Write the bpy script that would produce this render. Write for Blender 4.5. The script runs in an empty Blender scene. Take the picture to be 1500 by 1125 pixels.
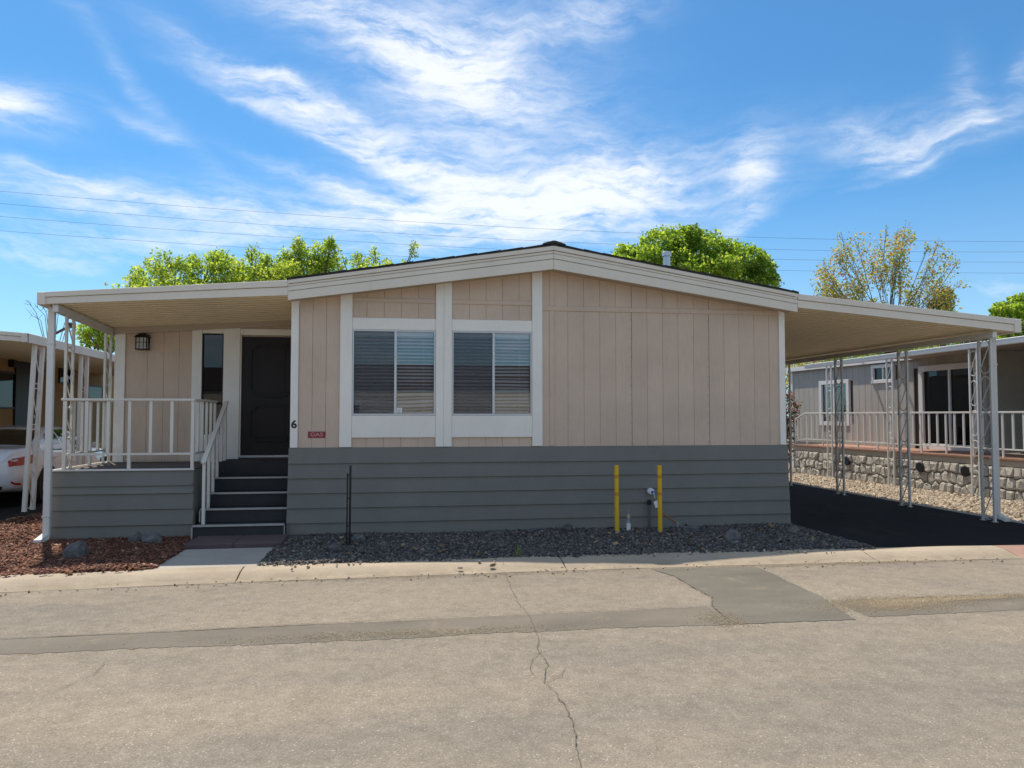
import bpy, bmesh, math, random
import numpy as np
from mathutils import Vector, Matrix
R = math.radians
random.seed(7)
rng = np.random.default_rng(11)
SC = bpy.context.scene
COL = SC.collection

# ------------------------------------------------------------------ camera
CAM = Vector((1.492, -10.788, 1.672))
F, YAW, PITCH = 1103.3, .148, .0417
cam = bpy.data.cameras.new('camera')
cam.sensor_width = 36; cam.lens = F / 1500 * 36
cam.clip_start = .05; cam.clip_end = 2000
co = bpy.data.objects.new('camera', cam); COL.objects.link(co)
co.location = CAM; co.rotation_euler = (math.pi / 2 + PITCH, 0, -YAW)
SC.camera = co
FW = Vector((math.sin(YAW) * math.cos(PITCH), math.cos(YAW) * math.cos(PITCH), math.sin(PITCH)))
RT = Vector((math.cos(YAW), -math.sin(YAW), 0)); UP = RT.cross(FW)
def ray(px, py):
    return (FW + RT * ((px - 750) / F) - UP * ((py - 562.5) / F))
def at(px, py, Y):
    d = ray(px, py); return CAM + d * ((Y - CAM.y) / d.y)

# ------------------------------------------------------------------ light and exposure
SUN = Vector((-.22, .5, 1)).normalized()
EL = math.asin(SUN.z); AZ = math.atan2(SUN.x, SUN.y)
SC.view_settings.view_transform = 'Standard'; SC.view_settings.look = 'None'
SC.view_settings.gamma = 1; SC.view_settings.use_curve_mapping = False
SC.view_settings.exposure = .62
sl = bpy.data.lights.new('sun', 'SUN'); sl.energy = 3.4; sl.angle = R(.53); sl.color = (1, .90, .76)
so = bpy.data.objects.new('sun', sl); COL.objects.link(so)
so.rotation_euler = SUN.to_track_quat('Z', 'Y').to_euler(); so.location = (0, 0, 30)

W = bpy.data.worlds.new('World'); SC.world = W; W.use_nodes = True
def make_sky():
    nt = W.node_tree; N = nt.nodes; Lk = nt.links
    bg = N['Background']; bg.inputs[1].default_value = .13
    sk = N.new('ShaderNodeTexSky'); sk.sky_type = 'NISHITA'; sk.sun_disc = False
    sk.sun_elevation = EL; sk.sun_rotation = AZ; sk.air_density = 1.0; sk.dust_density = .3; sk.ozone_density = 2.0
    hs = N.new('ShaderNodeHueSaturation'); hs.inputs['Saturation'].default_value = 1.0
    Lk.new(sk.outputs[0], hs.inputs['Color'])
    tint = N.new('ShaderNodeMix'); tint.data_type = 'RGBA'; tint.blend_type = 'MULTIPLY'; tint.inputs[0].default_value = 1
    tint.inputs[7].default_value = (.262, .555, .72, 1)
    Lk.new(hs.outputs[0], tint.inputs[6])
    tc = N.new('ShaderNodeTexCoord')
    sp = N.new('ShaderNodeSeparateXYZ'); Lk.new(tc.outputs['Generated'], sp.inputs[0])
    def M(op, a, b=None, c=None, clamp=False):
        m = N.new('ShaderNodeMath'); m.operation = op; m.use_clamp = clamp
        for i, v in enumerate((a, b, c)):
            if v is None: continue
            if isinstance(v, (int, float)): m.inputs[i].default_value = v
            else: Lk.new(v, m.inputs[i])
        return m.outputs[0]
    az = M('ARCTAN2', sp.outputs[0], sp.outputs[1]); el = M('ARCSINE', sp.outputs[2])
    cb = N.new('ShaderNodeCombineXYZ'); Lk.new(az, cb.inputs[0]); Lk.new(el, cb.inputs[1])
    def noise(vec, scale, detail, rough, out='Fac', rot=0, sc=(1, 1, 1), dist=0):
        mp = N.new('ShaderNodeMapping'); mp.inputs['Rotation'].default_value = (0, 0, rot); mp.inputs['Scale'].default_value = sc
        Lk.new(vec, mp.inputs[0])
        n = N.new('ShaderNodeTexNoise'); n.inputs['Scale'].default_value = scale; n.inputs['Detail'].default_value = detail
        n.inputs['Roughness'].default_value = rough; n.inputs['Distortion'].default_value = dist
        Lk.new(mp.outputs[0], n.inputs['Vector']); return n.outputs[out]
    # warp the coordinates so that the cirrus edges fray
    wv = noise(cb.outputs[0], 5, 5, .6, 'Color')
    sub = N.new('ShaderNodeVectorMath'); sub.operation = 'SUBTRACT'; Lk.new(wv, sub.inputs[0]); sub.inputs[1].default_value = (.5, .5, .5)
    scl = N.new('ShaderNodeVectorMath'); scl.operation = 'SCALE'; Lk.new(sub.outputs[0], scl.inputs[0]); scl.inputs['Scale'].default_value = .075
    ad = N.new('ShaderNodeVectorMath'); ad.operation = 'ADD'; Lk.new(cb.outputs[0], ad.inputs[0]); Lk.new(scl.outputs[0], ad.inputs[1])
    pos = ad.outputs[0]
    blobs = [  # photo pixel centre, radii, tilt (degrees, down to the right), weight
        (545, 55, 230, 44, 24, .85), (440, 150, 210, 26, 27, .62), (540, 215, 210, 22, 24, .55), (690, 150, 150, 85, 5, .42),
        (760, 295, 190, 55, 0, .92), (930, 268, 150, 52, -12, .88), (1108, 255, 34, 62, 10, .75), (1085, 330, 90, 16, -32, .45),
        (25, 160, 85, 42, 12, 1.05), (190, 120, 150, 18, 50, .36), (215, 190, 70, 16, 32, .45), (150, 290, 260, 30, 8, .55), (90, 375, 260, 36, 5, .62),
        (330, 345, 260, 40, 8, .45), (720, 130, 190, 130, 0, .34), (420, 120, 150, 9, 26, .5), (440, 185, 150, 8, 25, .5), (480, 275, 150, 14, 20, .45), (110, 270, 180, 9, 14, .35), (160, 345, 200, 8, 6, .3), (1270, 215, 90, 42, 10, .62), (1400, 190, 120, 45, -18, .5), (1370, 240, 150, 8, -20, .30), (1400, 205, 130, 6, -22, .3), (1420, 130, 26, 60, -20, .4),
        (860, 22, 110, 24, -14, .60), (640, 330, 300, 44, 3, .70), (1470, 425, 90, 32, 0, .55), (690, 60, 90, 60, 0, .45), (1500, 110, 20, 50, 0, .4)]
    acc = None
    def ae(px, py):
        d = ray(px, py).normalized(); return math.atan2(d.x, d.y), math.asin(d.z)
    for (px, py, rx, ry, tilt, w) in blobs:
        a, e = ae(px, py); c, s = math.cos(R(tilt)), math.sin(R(tilt))
        a2, e2 = ae(px + 20 * c, py + 20 * s); L1 = math.hypot(a2 - a, e2 - e) / 20; ang = math.atan2(e2 - e, a2 - a)
        mp = N.new('ShaderNodeMapping'); mp.vector_type = 'TEXTURE'
        mp.inputs['Location'].default_value = (a, e, 0); mp.inputs['Rotation'].default_value = (0, 0, ang)
        mp.inputs['Scale'].default_value = (rx * L1, ry * L1, 1)
        Lk.new(pos, mp.inputs[0])
        dt = N.new('ShaderNodeVectorMath'); dt.operation = 'DOT_PRODUCT'; Lk.new(mp.outputs[0], dt.inputs[0]); Lk.new(mp.outputs[0], dt.inputs[1])
        g = M('EXPONENT', M('MULTIPLY', dt.outputs['Value'], -1.0))
        acc = M('MULTIPLY', g, w) if acc is None else M('MULTIPLY_ADD', g, w, acc)
    # the unseen rest of the sky: broken cirrus, thickened to fill the shade
    far = noise(cb.outputs[0], 1.6, 3, .5)
    outside = N.new('ShaderNodeMapRange'); outside.inputs[1].default_value = .75; outside.inputs[2].default_value = 1.1
    Lk.new(M('ABSOLUTE', M('SUBTRACT', az, YAW)), outside.inputs[0])
    high = N.new('ShaderNodeMapRange'); high.inputs[1].default_value = .62; high.inputs[2].default_value = .85; Lk.new(el, high.inputs[0])
    om = M('MAXIMUM', outside.outputs[0], high.outputs[0])
    fc = M('MULTIPLY', M('MULTIPLY', M('SUBTRACT', far, .36, clamp=True), 5.0), om)
    acc = M('ADD', acc, M('MULTIPLY', fc, .8))
    st1 = noise(pos, 9, 7, .62, rot=R(28), sc=(1.0, 5.0, 1), dist=.12)
    st2 = noise(pos, 11, 7, .62, rot=R(-38), sc=(1, 3.8, 1), dist=.2)
    side = N.new('ShaderNodeMapRange'); side.interpolation_type = 'SMOOTHSTEP'; side.inputs[1].default_value = ae(640, 300)[0]; side.inputs[2].default_value = ae(900, 300)[0]; Lk.new(az, side.inputs[0])
    lerp = lambda a, b, t: M('ADD', M('MULTIPLY', a, M('SUBTRACT', 1.0, t)), M('MULTIPLY', b, t))
    st3 = noise(pos, 34, 6, .65, rot=R(24), sc=(1, 4.0, 1), dist=.1)
    wis = M('ADD', M('MULTIPLY', lerp(st1, st2, side.outputs[0]), .80), M('MULTIPLY', st3, .24))
    den = M('MULTIPLY', acc, M('MULTIPLY_ADD', wis, 3.0, -.86))
    mr = N.new('ShaderNodeMapRange'); mr.interpolation_type = 'SMOOTHSTEP'; mr.inputs[1].default_value = -.10; mr.inputs[2].default_value = 1.25
    mr.inputs[4].default_value = .90; Lk.new(den, mr.inputs[0])
    # a little milkiness near the horizon
    hz = N.new('ShaderNodeMapRange'); hz.inputs[1].default_value = .0; hz.inputs[2].default_value = .30; hz.inputs[3].default_value = .30; hz.inputs[4].default_value = 0
    Lk.new(el, hz.inputs[0])
    al = M('MAXIMUM', mr.outputs[0], hz.outputs[0], clamp=True)
    mx = N.new('ShaderNodeMix'); mx.data_type = 'RGBA'; Lk.new(al, mx.inputs[0]); Lk.new(tint.outputs[2], mx.inputs[6])
    mx.inputs[7].default_value = (5.2, 5.35, 5.6, 1)
    Lk.new(mx.outputs[2], bg.inputs[0])
make_sky()
SC.cycles.max_bounces = 8; SC.cycles.transparent_max_bounces = 12

# ------------------------------------------------------------------ materials
MATS = {}
class NT:
    def __init__(s, name):
        s.m = bpy.data.materials.new(name); s.m.use_nodes = True
        s.t = s.m.node_tree; s.N = s.t.nodes; s.b = s.N['Principled BSDF']
        s.tc = s.N.new('ShaderNodeTexCoord'); s.out = s.N['Material Output']
    def link(s, a, b): s.t.links.new(a, b)
    def map(s, sc=(1, 1, 1), loc=(0, 0, 0)):
        n = s.N.new('ShaderNodeMapping'); n.inputs['Scale'].default_value = sc; n.inputs['Location'].default_value = loc
        s.link(s.tc.outputs['Object'], n.inputs[0]); return n.outputs[0]
    def noise(s, scale, detail=4, rough=.6, sc=(1, 1, 1), out='Fac', dist=0):
        n = s.N.new('ShaderNodeTexNoise'); n.inputs['Scale'].default_value = scale; n.inputs['Detail'].default_value = detail
        n.inputs['Roughness'].default_value = rough; n.inputs['Distortion'].default_value = dist
        s.link(s.map(sc), n.inputs['Vector']); return n.outputs[out]
    def vor(s, scale, out='Color', sc=(1, 1, 1)):
        n = s.N.new('ShaderNodeTexVoronoi'); n.inputs['Scale'].default_value = scale; s.link(s.map(sc), n.inputs['Vector']); return n.outputs[out]
    def ramp(s, f, pts):
        n = s.N.new('ShaderNodeValToRGB'); e = n.color_ramp.elements
        while len(e) < len(pts): e.new(.5)
        for k, (p, c) in enumerate(pts):
            e[k].position = p; e[k].color = (c if isinstance(c, tuple) else (c, c, c)) + (1,) if not (isinstance(c, tuple) and len(c) == 4) else c
        s.link(f, n.inputs[0]); return n.outputs[0]
    def mix(s, f, a, b, mode='MIX'):
        n = s.N.new('ShaderNodeMix'); n.data_type = 'RGBA'; n.blend_type = mode
        for i, v in ((0, f), (6, a), (7, b)):
            if isinstance(v, (int, float)): n.inputs[i].default_value = v
            elif isinstance(v, tuple): n.inputs[i].default_value = v + (1,) if len(v) == 3 else v
            else: s.link(v, n.inputs[i])
        return n.outputs[2]
    def math(s, op, a, b=0, clamp=False):
        n = s.N.new('ShaderNodeMath'); n.operation = op; n.use_clamp = clamp
        for i, v in enumerate((a, b)):
            if isinstance(v, (int, float)): n.inputs[i].default_value = v
            else: s.link(v, n.inputs[i])
        return n.outputs[0]
    def bump(s, h, strength=.3, dist=.01):
        n = s.N.new('ShaderNodeBump'); n.inputs['Strength'].default_value = strength; n.inputs['Distance'].default_value = dist
        s.link(h, n.inputs['Height']); s.link(n.outputs[0], s.b.inputs['Normal'])
    def col(s, c):
        if isinstance(c, tuple): s.b.inputs['Base Color'].default_value = c + (1,)
        else: s.link(c, s.b.inputs['Base Color'])
    def set(s, **k):
        for a, v in k.items(): s.b.inputs[a.replace('_', ' ')].default_value = v
        return s
def done(n, key): MATS[key] = n.m; return n.m

def paint(key, c, rough=.55, var=.10, streak=False, bump=.12, dirt=.15, metallic=0., spec=.4):
    n = NT(key); n.set(Roughness=rough, Metallic=metallic); n.b.inputs['Specular IOR Level'].default_value = spec
    big = n.noise(1.3, 4, .6); fine = n.noise(40, 4, .6, sc=(1, 1, .12) if streak else (1, 1, 1))
    lo = tuple(x * (1 - var) for x in c); hi = tuple(min(1, x * (1 + var)) for x in c)
    base = n.ramp(big, [(.3, lo), (.7, hi)])
    f2 = n.ramp(fine, [(.35, 1 - var * .7), (.65, 1 + 0.0)])
    base = n.mix(1.0, base, f2, 'MULTIPLY')
    oi = n.N.new('ShaderNodeObjectInfo')
    r = n.ramp(oi.outputs['Random'], [(0, 1 - var * .45), (1, 1.0)])
    base = n.mix(1.0, base, r, 'MULTIPLY')
    if dirt:
        d = n.noise(3.2, 7, .72, sc=(1.5, 1.5, .5)); dm = n.ramp(d, [(.55, 0.0), (.78, dirt)])
        base = n.mix(dm, base, (c[0] * .45, c[1] * .40, c[2] * .34))
    if key == 'skirt_grey':
        sx = n.N.new('ShaderNodeSeparateXYZ'); n.link(n.tc.outputs['Object'], sx.inputs[0])
        low = n.N.new('ShaderNodeMapRange'); low.inputs[1].default_value = .42; low.inputs[2].default_value = -.02; n.link(sx.outputs[2], low.inputs[0])
        sp_ = n.ramp(n.noise(2.2, 8, .75, sc=(1, 1, 1.6)), [(.35, 0.0), (.75, 1.0)])
        base = n.mix(n.math('MULTIPLY', n.math('MULTIPLY', low.outputs[0], sp_), .55), base, (.26, .22, .165))
    if key in ('metal_white', 'rail_paint', 'metal_grey'):
        base = n.mix(n.ramp(n.noise(11, 8, .8), [(.66, 0.0), (.72, .7)]), base, (.17, .085, .04))
    n.col(base)
    if bump: n.bump(fine, bump, .004)
    return done(n, key)
paint('tan_siding', (.64, .495, .38), .75, .08, True, .45, .22)
paint('white_trim', (.88, .835, .755), .55, .05, True, .15, .10)
paint('fascia_paint', (.77, .695, .585), .55, .05, False, .08, .14)
paint('skirt_grey', (.184, .182, .160), .6, .08, False, .15, .14)
paint('awning_tan', (.92, .81, .57), .5, .06, False, .05, .22)
paint('metal_white', (.70, .68, .64), .45, .05, False, .05, .30)
paint('metal_grey', (.60, .58, .54), .45, .06, False, .05, .35)
paint('rail_paint', (.72, .68, .60), .5, .06, False, .05, .28)
paint('door_paint', (.030, .026, .027), .55, .1, False, .05, 0, spec=.2)
paint('step_carpet', (.046, .045, .047), .95, .2, False, .5, .2)
paint('deck_carpet', (.13, .11, .10), .95, .15, False, .5, .2)
paint('nosing', (.42, .40, .37), .45, .12, False, .05, .4)
paint('black_iron', (.012, .012, .013), .5, .2, False, .05, .2)
paint('yellow_paint', (.78, .48, .012), .45, .10, False, .06, .22)
paint('yellow_worn', (.62, .30, .02), .6, .15, False, .06, .5)
paint('pipe_grey', (.12, .12, .13), .5, .15, False, .05, .3)
paint('copper', (.48, .17, .06), .4, .2, False, .05, .3, metallic=.4)
paint('valve_metal', (.5, .52, .55), .35, .1, False, 0, .2, metallic=.5)
paint('white_plastic', (.8, .8, .8), .4, .02, False, 0, .05)
paint('blue_plastic', (.05, .13, .45), .4, .02, False, 0, 0)
paint('galvanised', (.55, .57, .6), .35, .1, False, .05, .3, metallic=.6)
paint('red_sign', (.30, .030, .036), .5, .08, False, 0, .15)
paint('sign_white', (.50, .34, .33), .5, .02, False, 0, 0)
paint('number_black', (.012, .012, .014), .4, .02, False, 0, 0)
paint('nb_siding', (.41, .385, .34), .75, .08, True, .3, .1)
paint('nb_trim', (.72, .71, .69), .5, .04, False, .05, .12)
paint('ln_wall', (.36, .23, .09), .75, .08, True, .2, .2)
paint('deck_tile', (.40, .22, .155), .7, .12, False, .2, .3)
paint('curb_paint_red', (.38, .23, .18), .8, .2, False, .3, .3)
paint('brick_step', (.12, .085, .088), .85, .15, False, .4, .3)
paint('concrete_pad', (.40, .37, .32), .9, .10, False, .4, .3)
paint('soffit', (.50, .42, .33), .7, .05, False, .1, .1)
paint('opp_wall', (.70, .60, .48), .7, .06, True, .2, .1)
paint('opp_roof', (.07, .05, .045), .9, .2, False, .5, .1)
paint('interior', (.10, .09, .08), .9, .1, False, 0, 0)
paint('green_curtain', (.05, .22, .12), .8, .15, False, .1, 0)
paint('blind_slat', (.84, .83, .80), .5, .04, False, 0, .03)
paint('window_alu', (.62, .63, .64), .35, .05, False, 0, .1, metallic=.3)
paint('rubber', (.02, .02, .02), .8, .1, False, .1, .1)
paint('pebble_brown', (.24, .15, .10), .9, .2, False, .3, .2); paint('pebble_pink', (.5, .38, .32), .9, .2, False, .3, .2)
paint('wire', (.03, .035, .045), .6, .1, False, 0, 0)
paint('flower_red', (.5, .06, .05), .6, .2, False, 0, 0)

def glass(key, refl, tint, rough=.0, base=.06):
    n = NT(key); n.N.remove(n.b)
    tr = n.N.new('ShaderNodeBsdfTransparent'); tr.inputs[0].default_value = tint + (1,)
    gl = n.N.new('ShaderNodeBsdfGlossy'); gl.inputs['Roughness'].default_value = rough; gl.inputs[0].default_value = (.92, .96, 1, 1)
    lw = n.N.new('ShaderNodeFresnel'); lw.inputs[0].default_value = 1.5
    f = n.math('MULTIPLY_ADD', lw.outputs[0], refl); f.node.inputs[2].default_value = base; f.node.use_clamp = True
    wob = n.noise(1.6, 2, .4); bp = n.N.new('ShaderNodeBump'); bp.inputs['Strength'].default_value = .02; bp.inputs['Distance'].default_value = .01
    n.link(wob, bp.inputs['Height']); n.link(bp.outputs[0], gl.inputs['Normal'])
    mx = n.N.new('ShaderNodeMixShader'); n.link(f, mx.inputs[0]); n.link(tr.outputs[0], mx.inputs[1]); n.link(gl.outputs[0], mx.inputs[2])
    n.link(mx.outputs[0], n.out.inputs[0]); return done(n, key)
glass('pane_glass', 1.0, (.86, .89, .92), .0, .10)
glass('dark_glass', .6, (.12, .13, .14), .0, .02)
glass('car_glass', 1.3, (.06, .10, .08), .0, .03)
def screen():
    n = NT('insect_screen'); n.N.remove(n.b)
    tr = n.N.new('ShaderNodeBsdfTransparent'); df = n.N.new('ShaderNodeBsdfDiffuse'); df.inputs[0].default_value = (.10, .105, .115, 1)
    mx = n.N.new('ShaderNodeMixShader'); mx.inputs[0].default_value = .46
    n.link(tr.outputs[0], mx.inputs[1]); n.link(df.outputs[0], mx.inputs[2]); n.link(mx.outputs[0], n.out.inputs[0]); done(n, 'insect_screen')
screen()

def asphalt():
    n = NT('old_asphalt'); n.set(Roughness=.92); n.b.inputs['Specular IOR Level'].default_value = .25
    v = n.vor(150); hsv = n.N.new('ShaderNodeSeparateColor'); n.link(v, hsv.inputs[0])
    chips = n.ramp(hsv.outputs[0], [(0, (.205, .176, .139)), (.55, (.265, .230, .183)), (.88, (.31, .27, .216)), (.972, (.28, .245, .20)), (.99, (.45, .40, .33)), (1, (.55, .50, .42))])
    med = n.noise(9, 5, .65); big = n.noise(.42, 5, .6, sc=(.6, 1.3, 1), dist=.6)
    c = n.mix(1, chips, n.ramp(med, [(.3, .82), (.7, 1.12)]), 'MULTIPLY')
    c = n.mix(1, c, n.ramp(big, [(.3, (.82, .84, .87)), (.5, (.98, .98, .98)), (.72, (1.12, 1.09, 1.04))]), 'MULTIPLY')
    lane = n.noise(1.0, 3, .5, sc=(.10, 1.1, 1)); c = n.mix(1, c, n.ramp(lane, [(.35, (.95, .955, .96)), (.6, (1.05, 1.04, 1.02))]), 'MULTIPLY')
    sandm = n.ramp(n.noise(1.1, 6, .7, sc=(.55, 1.5, 1), dist=.4), [(.58, 0.0), (.74, .36)])
    c = n.mix(sandm, c, (.34, .28, .20))
    n.col(c); n.bump(n.math('ADD', n.math('MULTIPLY', hsv.outputs[1], .7), n.noise(60, 4, .7)), .55, .006); done(n, 'old_asphalt')
    for key, cc, s in (('smooth_asphalt', (.165, .145, .115), .22), ('patch_asphalt', (.150, .138, .112), .15)):
        n = NT(key); n.set(Roughness=.85); n.b.inputs['Specular IOR Level'].default_value = .3
        a = n.noise(1.2, 6, .65, sc=(.7, 1.6, 1)); f = n.noise(120, 3, .7)
        c = n.ramp(a, [(.3, tuple(x * .8 for x in cc)), (.7, tuple(x * 1.2 for x in cc))])
        c = n.mix(1, c, n.ramp(f, [(.3, .8), (.7, 1.15)]), 'MULTIPLY')
        c = n.mix(n.ramp(n.noise(2.3, 7, .75, dist=.5), [(.58, 0.0), (.75, s + .35)]), c, (.34, .27, .18))
        n.col(c); n.bump(f, .3, .004); done(n, key)
    n = NT('driveway_asphalt'); n.set(Roughness=.8); f = n.noise(90, 4, .7); a = n.noise(1.1, 5, .6)
    dv = n.mix(1, n.ramp(a, [(.3, (.0095, .009, .0085)), (.7, (.016, .015, .0145))]), n.ramp(f, [(.3, .6), (.7, 1.35)]), 'MULTIPLY'); n.col(n.mix(n.ramp(n.noise(1.6, 8, .75, sc=(1.6, .5, 1)), [(.52, 0.0), (.78, .30)]), dv, (.10, .088, .07))); n.bump(f, .5, .006); n.b.inputs['Specular IOR Level'].default_value = .12; done(n, 'driveway_asphalt')
    n = NT('crack_dark'); n.set(Roughness=1.0); n.col(n.ramp(n.noise(30, 3, .6), [(.3, (.085, .074, .058)), (.7, (.17, .145, .11))])); done(n, 'crack_dark')
asphalt()
def concrete():
    n = NT('curb_concrete'); n.set(Roughness=.9); n.b.inputs['Specular IOR Level'].default_value = .25
    a = n.noise(1.0, 6, .65); f = n.noise(70, 4, .7); d = n.noise(4, 7, .75)
    c = n.ramp(a, [(.3, (.37, .31, .235)), (.55, (.46, .385, .29)), (.75, (.52, .435, .33))])
    c = n.mix(1, c, n.ramp(f, [(.3, .85), (.7, 1.08)]), 'MULTIPLY')
    c = n.mix(n.ramp(d, [(.56, 0.0), (.8, .6)]), c, (.20, .16, .115))
    sx = n.N.new('ShaderNodeSeparateXYZ'); n.link(n.tc.outputs['Object'], sx.inputs[0])
    low = n.N.new('ShaderNodeMapRange'); low.inputs[1].default_value = .012; low.inputs[2].default_value = -.036; n.link(sx.outputs[2], low.inputs[0])
    c = n.mix(n.math('MULTIPLY', low.outputs[0], n.ramp(n.noise(5, 8, .75), [(.35, .25), (.7, 1.0)])), c, (.25, .21, .155))
    c = n.mix(n.ramp(n.noise(26, 6, .8), [(.62, 0.0), (.70, .55)]), c, (.19, .155, .11))
    n.col(c); n.bump(n.math('ADD', f, d), .6, .012); done(n, 'curb_concrete')
concrete()
def dirt(key, c, s=30):
    n = NT(key); n.set(Roughness=1.0); f = n.noise(s, 6, .75); a = n.noise(1.5, 5, .6)
    n.col(n.mix(1, n.ramp(a, [(.3, tuple(x * .75 for x in c)), (.7, tuple(x * 1.2 for x in c))]), n.ramp(f, [(.3, .6), (.7, 1.3)]), 'MULTIPLY'))
    n.bump(f, .8, .02); return done(n, key)
dirt('ground_dirt', (.16, .125, .085)); dirt('bed_dark', (.05, .048, .046)); dirt('mulch_base', (.075, .035, .024)); dirt('gravel_base', (.20, .17, .13))
def islands(key, pts, rough=.85, bump=True, trans=0.):
    n = NT(key); n.set(Roughness=rough); g = n.N.new('ShaderNodeNewGeometry')
    c = n.ramp(g.outputs['Random Per Island'], pts)
    f = n.noise(55, 4, .7)
    c = n.mix(1, c, n.ramp(f, [(.3, .8), (.7, 1.12)]), 'MULTIPLY')
    if trans: c = n.mix(1, c, n.ramp(n.noise(.9, 4, .65), [(.32, (.58, .70, .66)), (.5, (.95, .98, .9)), (.7, (1.12, 1.08, .95))]), 'MULTIPLY')  # clump tones vary; the dark end paints shaded crown gaps into the leaf colour
    n.col(c)
    if bump: n.bump(f, .4, .006)
    if trans:
        tl = n.N.new('ShaderNodeBsdfTranslucent'); n.link(n.mix(1, c, (1.5, 1.5, .7), 'MULTIPLY'), tl.inputs[0])
        mx = n.N.new('ShaderNodeMixShader'); mx.inputs[0].default_value = trans
        n.link(n.b.outputs[0], mx.inputs[1]); n.link(tl.outputs[0], mx.inputs[2]); n.link(mx.outputs[0], n.out.inputs[0])
    return done(n, key)
islands('gravel_stone', [(0, (.034, .032, .030)), (.35, (.072, .067, .062)), (.7, (.125, .115, .105)), (.93, (.20, .18, .155)), (1, (.32, .29, .25))])
islands('sand_grain', [(0, (.34, .27, .17)), (.5, (.44, .35, .22)), (1, (.55, .45, .30))])
islands('dead_leaf', [(0, (.16, .09, .04)), (.6, (.30, .19, .10)), (1, (.42, .30, .17))])
islands('pale_gravel', [(0, (.22, .17, .12)), (.4, (.34, .27, .19)), (.75, (.44, .36, .26)), (1, (.55, .5, .42))])
islands('mulch_chip', [(0, (.05, .02, .014)), (.35, (.12, .042, .022)), (.7, (.19, .07, .036)), (.93, (.30, .14, .075)), (1, (.40, .26, .17))])
islands('leaf_bright', [(0, (.16, .25, .05)), (.4, (.33, .44, .09)), (.8, (.48, .56, .14)), (1, (.62, .60, .22))], .5, False, .66)
islands('leaf_mid', [(0, (.14, .23, .045)), (.5, (.28, .41, .075)), (.85, (.43, .53, .11)), (1, (.56, .57, .18))], .5, False, .65)
islands('leaf_dark', [(0, (.035, .065, .018)), (.6, (.07, .115, .025)), (1, (.13, .17, .04))], .55, False, .35)
islands('leaf_rust', [(0, (.26, .33, .09)), (.42, (.42, .44, .16)), (.70, (.54, .40, .20)), (1, (.56, .28, .16))], .55, False, .55)
islands('leaf_shrub', [(0, (.04, .08, .02)), (.55, (.08, .13, .03)), (.62, (.40, .06, .05)), (1, (.55, .12, .09))], .5, False, .3)
def bark():
    n = NT('bark'); n.set(Roughness=.95); f = n.noise(14, 6, .7, sc=(1, 1, .25))
    n.col(n.ramp(f, [(.3, (.06, .045, .033)), (.7, (.19, .155, .12))])); n.bump(f, .7, .03); done(n, 'bark')
bark()
def rockmat():
    n = NT('rock'); n.set(Roughness=.9); f = n.noise(9, 8, .7); oi = n.N.new('ShaderNodeObjectInfo')
    c = n.ramp(f, [(.3, (.07, .07, .072)), (.55, (.15, .145, .14)), (.75, (.27, .26, .24))])
    c = n.mix(1, c, n.ramp(oi.outputs['Random'], [(0, (.55, .5, .48)), (.5, (1, 1, 1.02)), (1, (1.25, 1.2, 1.12))]), 'MULTIPLY')
    n.col(c); n.bump(f, .9, .03); done(n, 'rock')
    n = NT('stone_veneer'); n.set(Roughness=.95); f = n.noise(16, 8, .75); oi = n.N.new('ShaderNodeObjectInfo')
    c = n.ramp(f, [(.3, (.33, .30, .25)), (.5, (.56, .52, .45)), (.7, (.72, .68, .60))])
    c = n.mix(1, c, n.ramp(oi.outputs['Random'], [(0, .8), (1, 1.1)]), 'MULTIPLY'); n.col(c); n.bump(f, 1.0, .04); done(n, 'stone_veneer')
    n = NT('mortar'); n.set(Roughness=1.0); f = n.noise(20, 5, .7); n.col(n.ramp(f, [(.3, (.16, .14, .115)), (.7, (.26, .23, .19))])); n.bump(f, .5, .01); done(n, 'mortar')
    n = NT('shingle'); n.set(Roughness=.95); f = n.noise(40, 5, .7); n.col(n.ramp(f, [(.3, (.02, .02, .02)), (.7, (.06, .058, .055))])); n.bump(f, .6, .01); done(n, 'shingle')
rockmat()
def carmats():
    n = NT('car_paint'); n.set(Roughness=.25, Metallic=.0); n.b.inputs['Coat Weight'].default_value = 1; n.b.inputs['Coat Roughness'].default_value = .04
    n.col(n.ramp(n.noise(300, 2, .5), [(.3, (.66, .67, .68)), (.7, (.74, .745, .75))])); done(n, 'car_paint')
    n = NT('tail_red'); n.set(Roughness=.12); n.b.inputs['Coat Weight'].default_value = 1
    n.col(n.ramp(n.noise(4, 2, .5, sc=(1, 1, 6)), [(.4, (.30, .008, .010)), (.6, (.42, .02, .02))])); done(n, 'tail_red')
    n = NT('lamp_clear'); n.set(Roughness=.1); n.col(n.ramp(n.noise(20, 2, .5), [(.3, (.5, .42, .42)), (.7, (.8, .75, .75))])); done(n, 'lamp_clear')
    n = NT('alloy'); n.set(Roughness=.3, Metallic=.85); n.col(n.ramp(n.noise(20, 3, .5), [(.3, (.5, .5, .52)), (.7, (.65, .65, .67))])); done(n, 'alloy')
    n = NT('frosted'); n.set(Roughness=.5); n.col(n.ramp(n.noise(30, 3, .5), [(.3, (.45, .43, .38)), (.7, (.6, .58, .52))])); done(n, 'frosted')
carmats()

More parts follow.
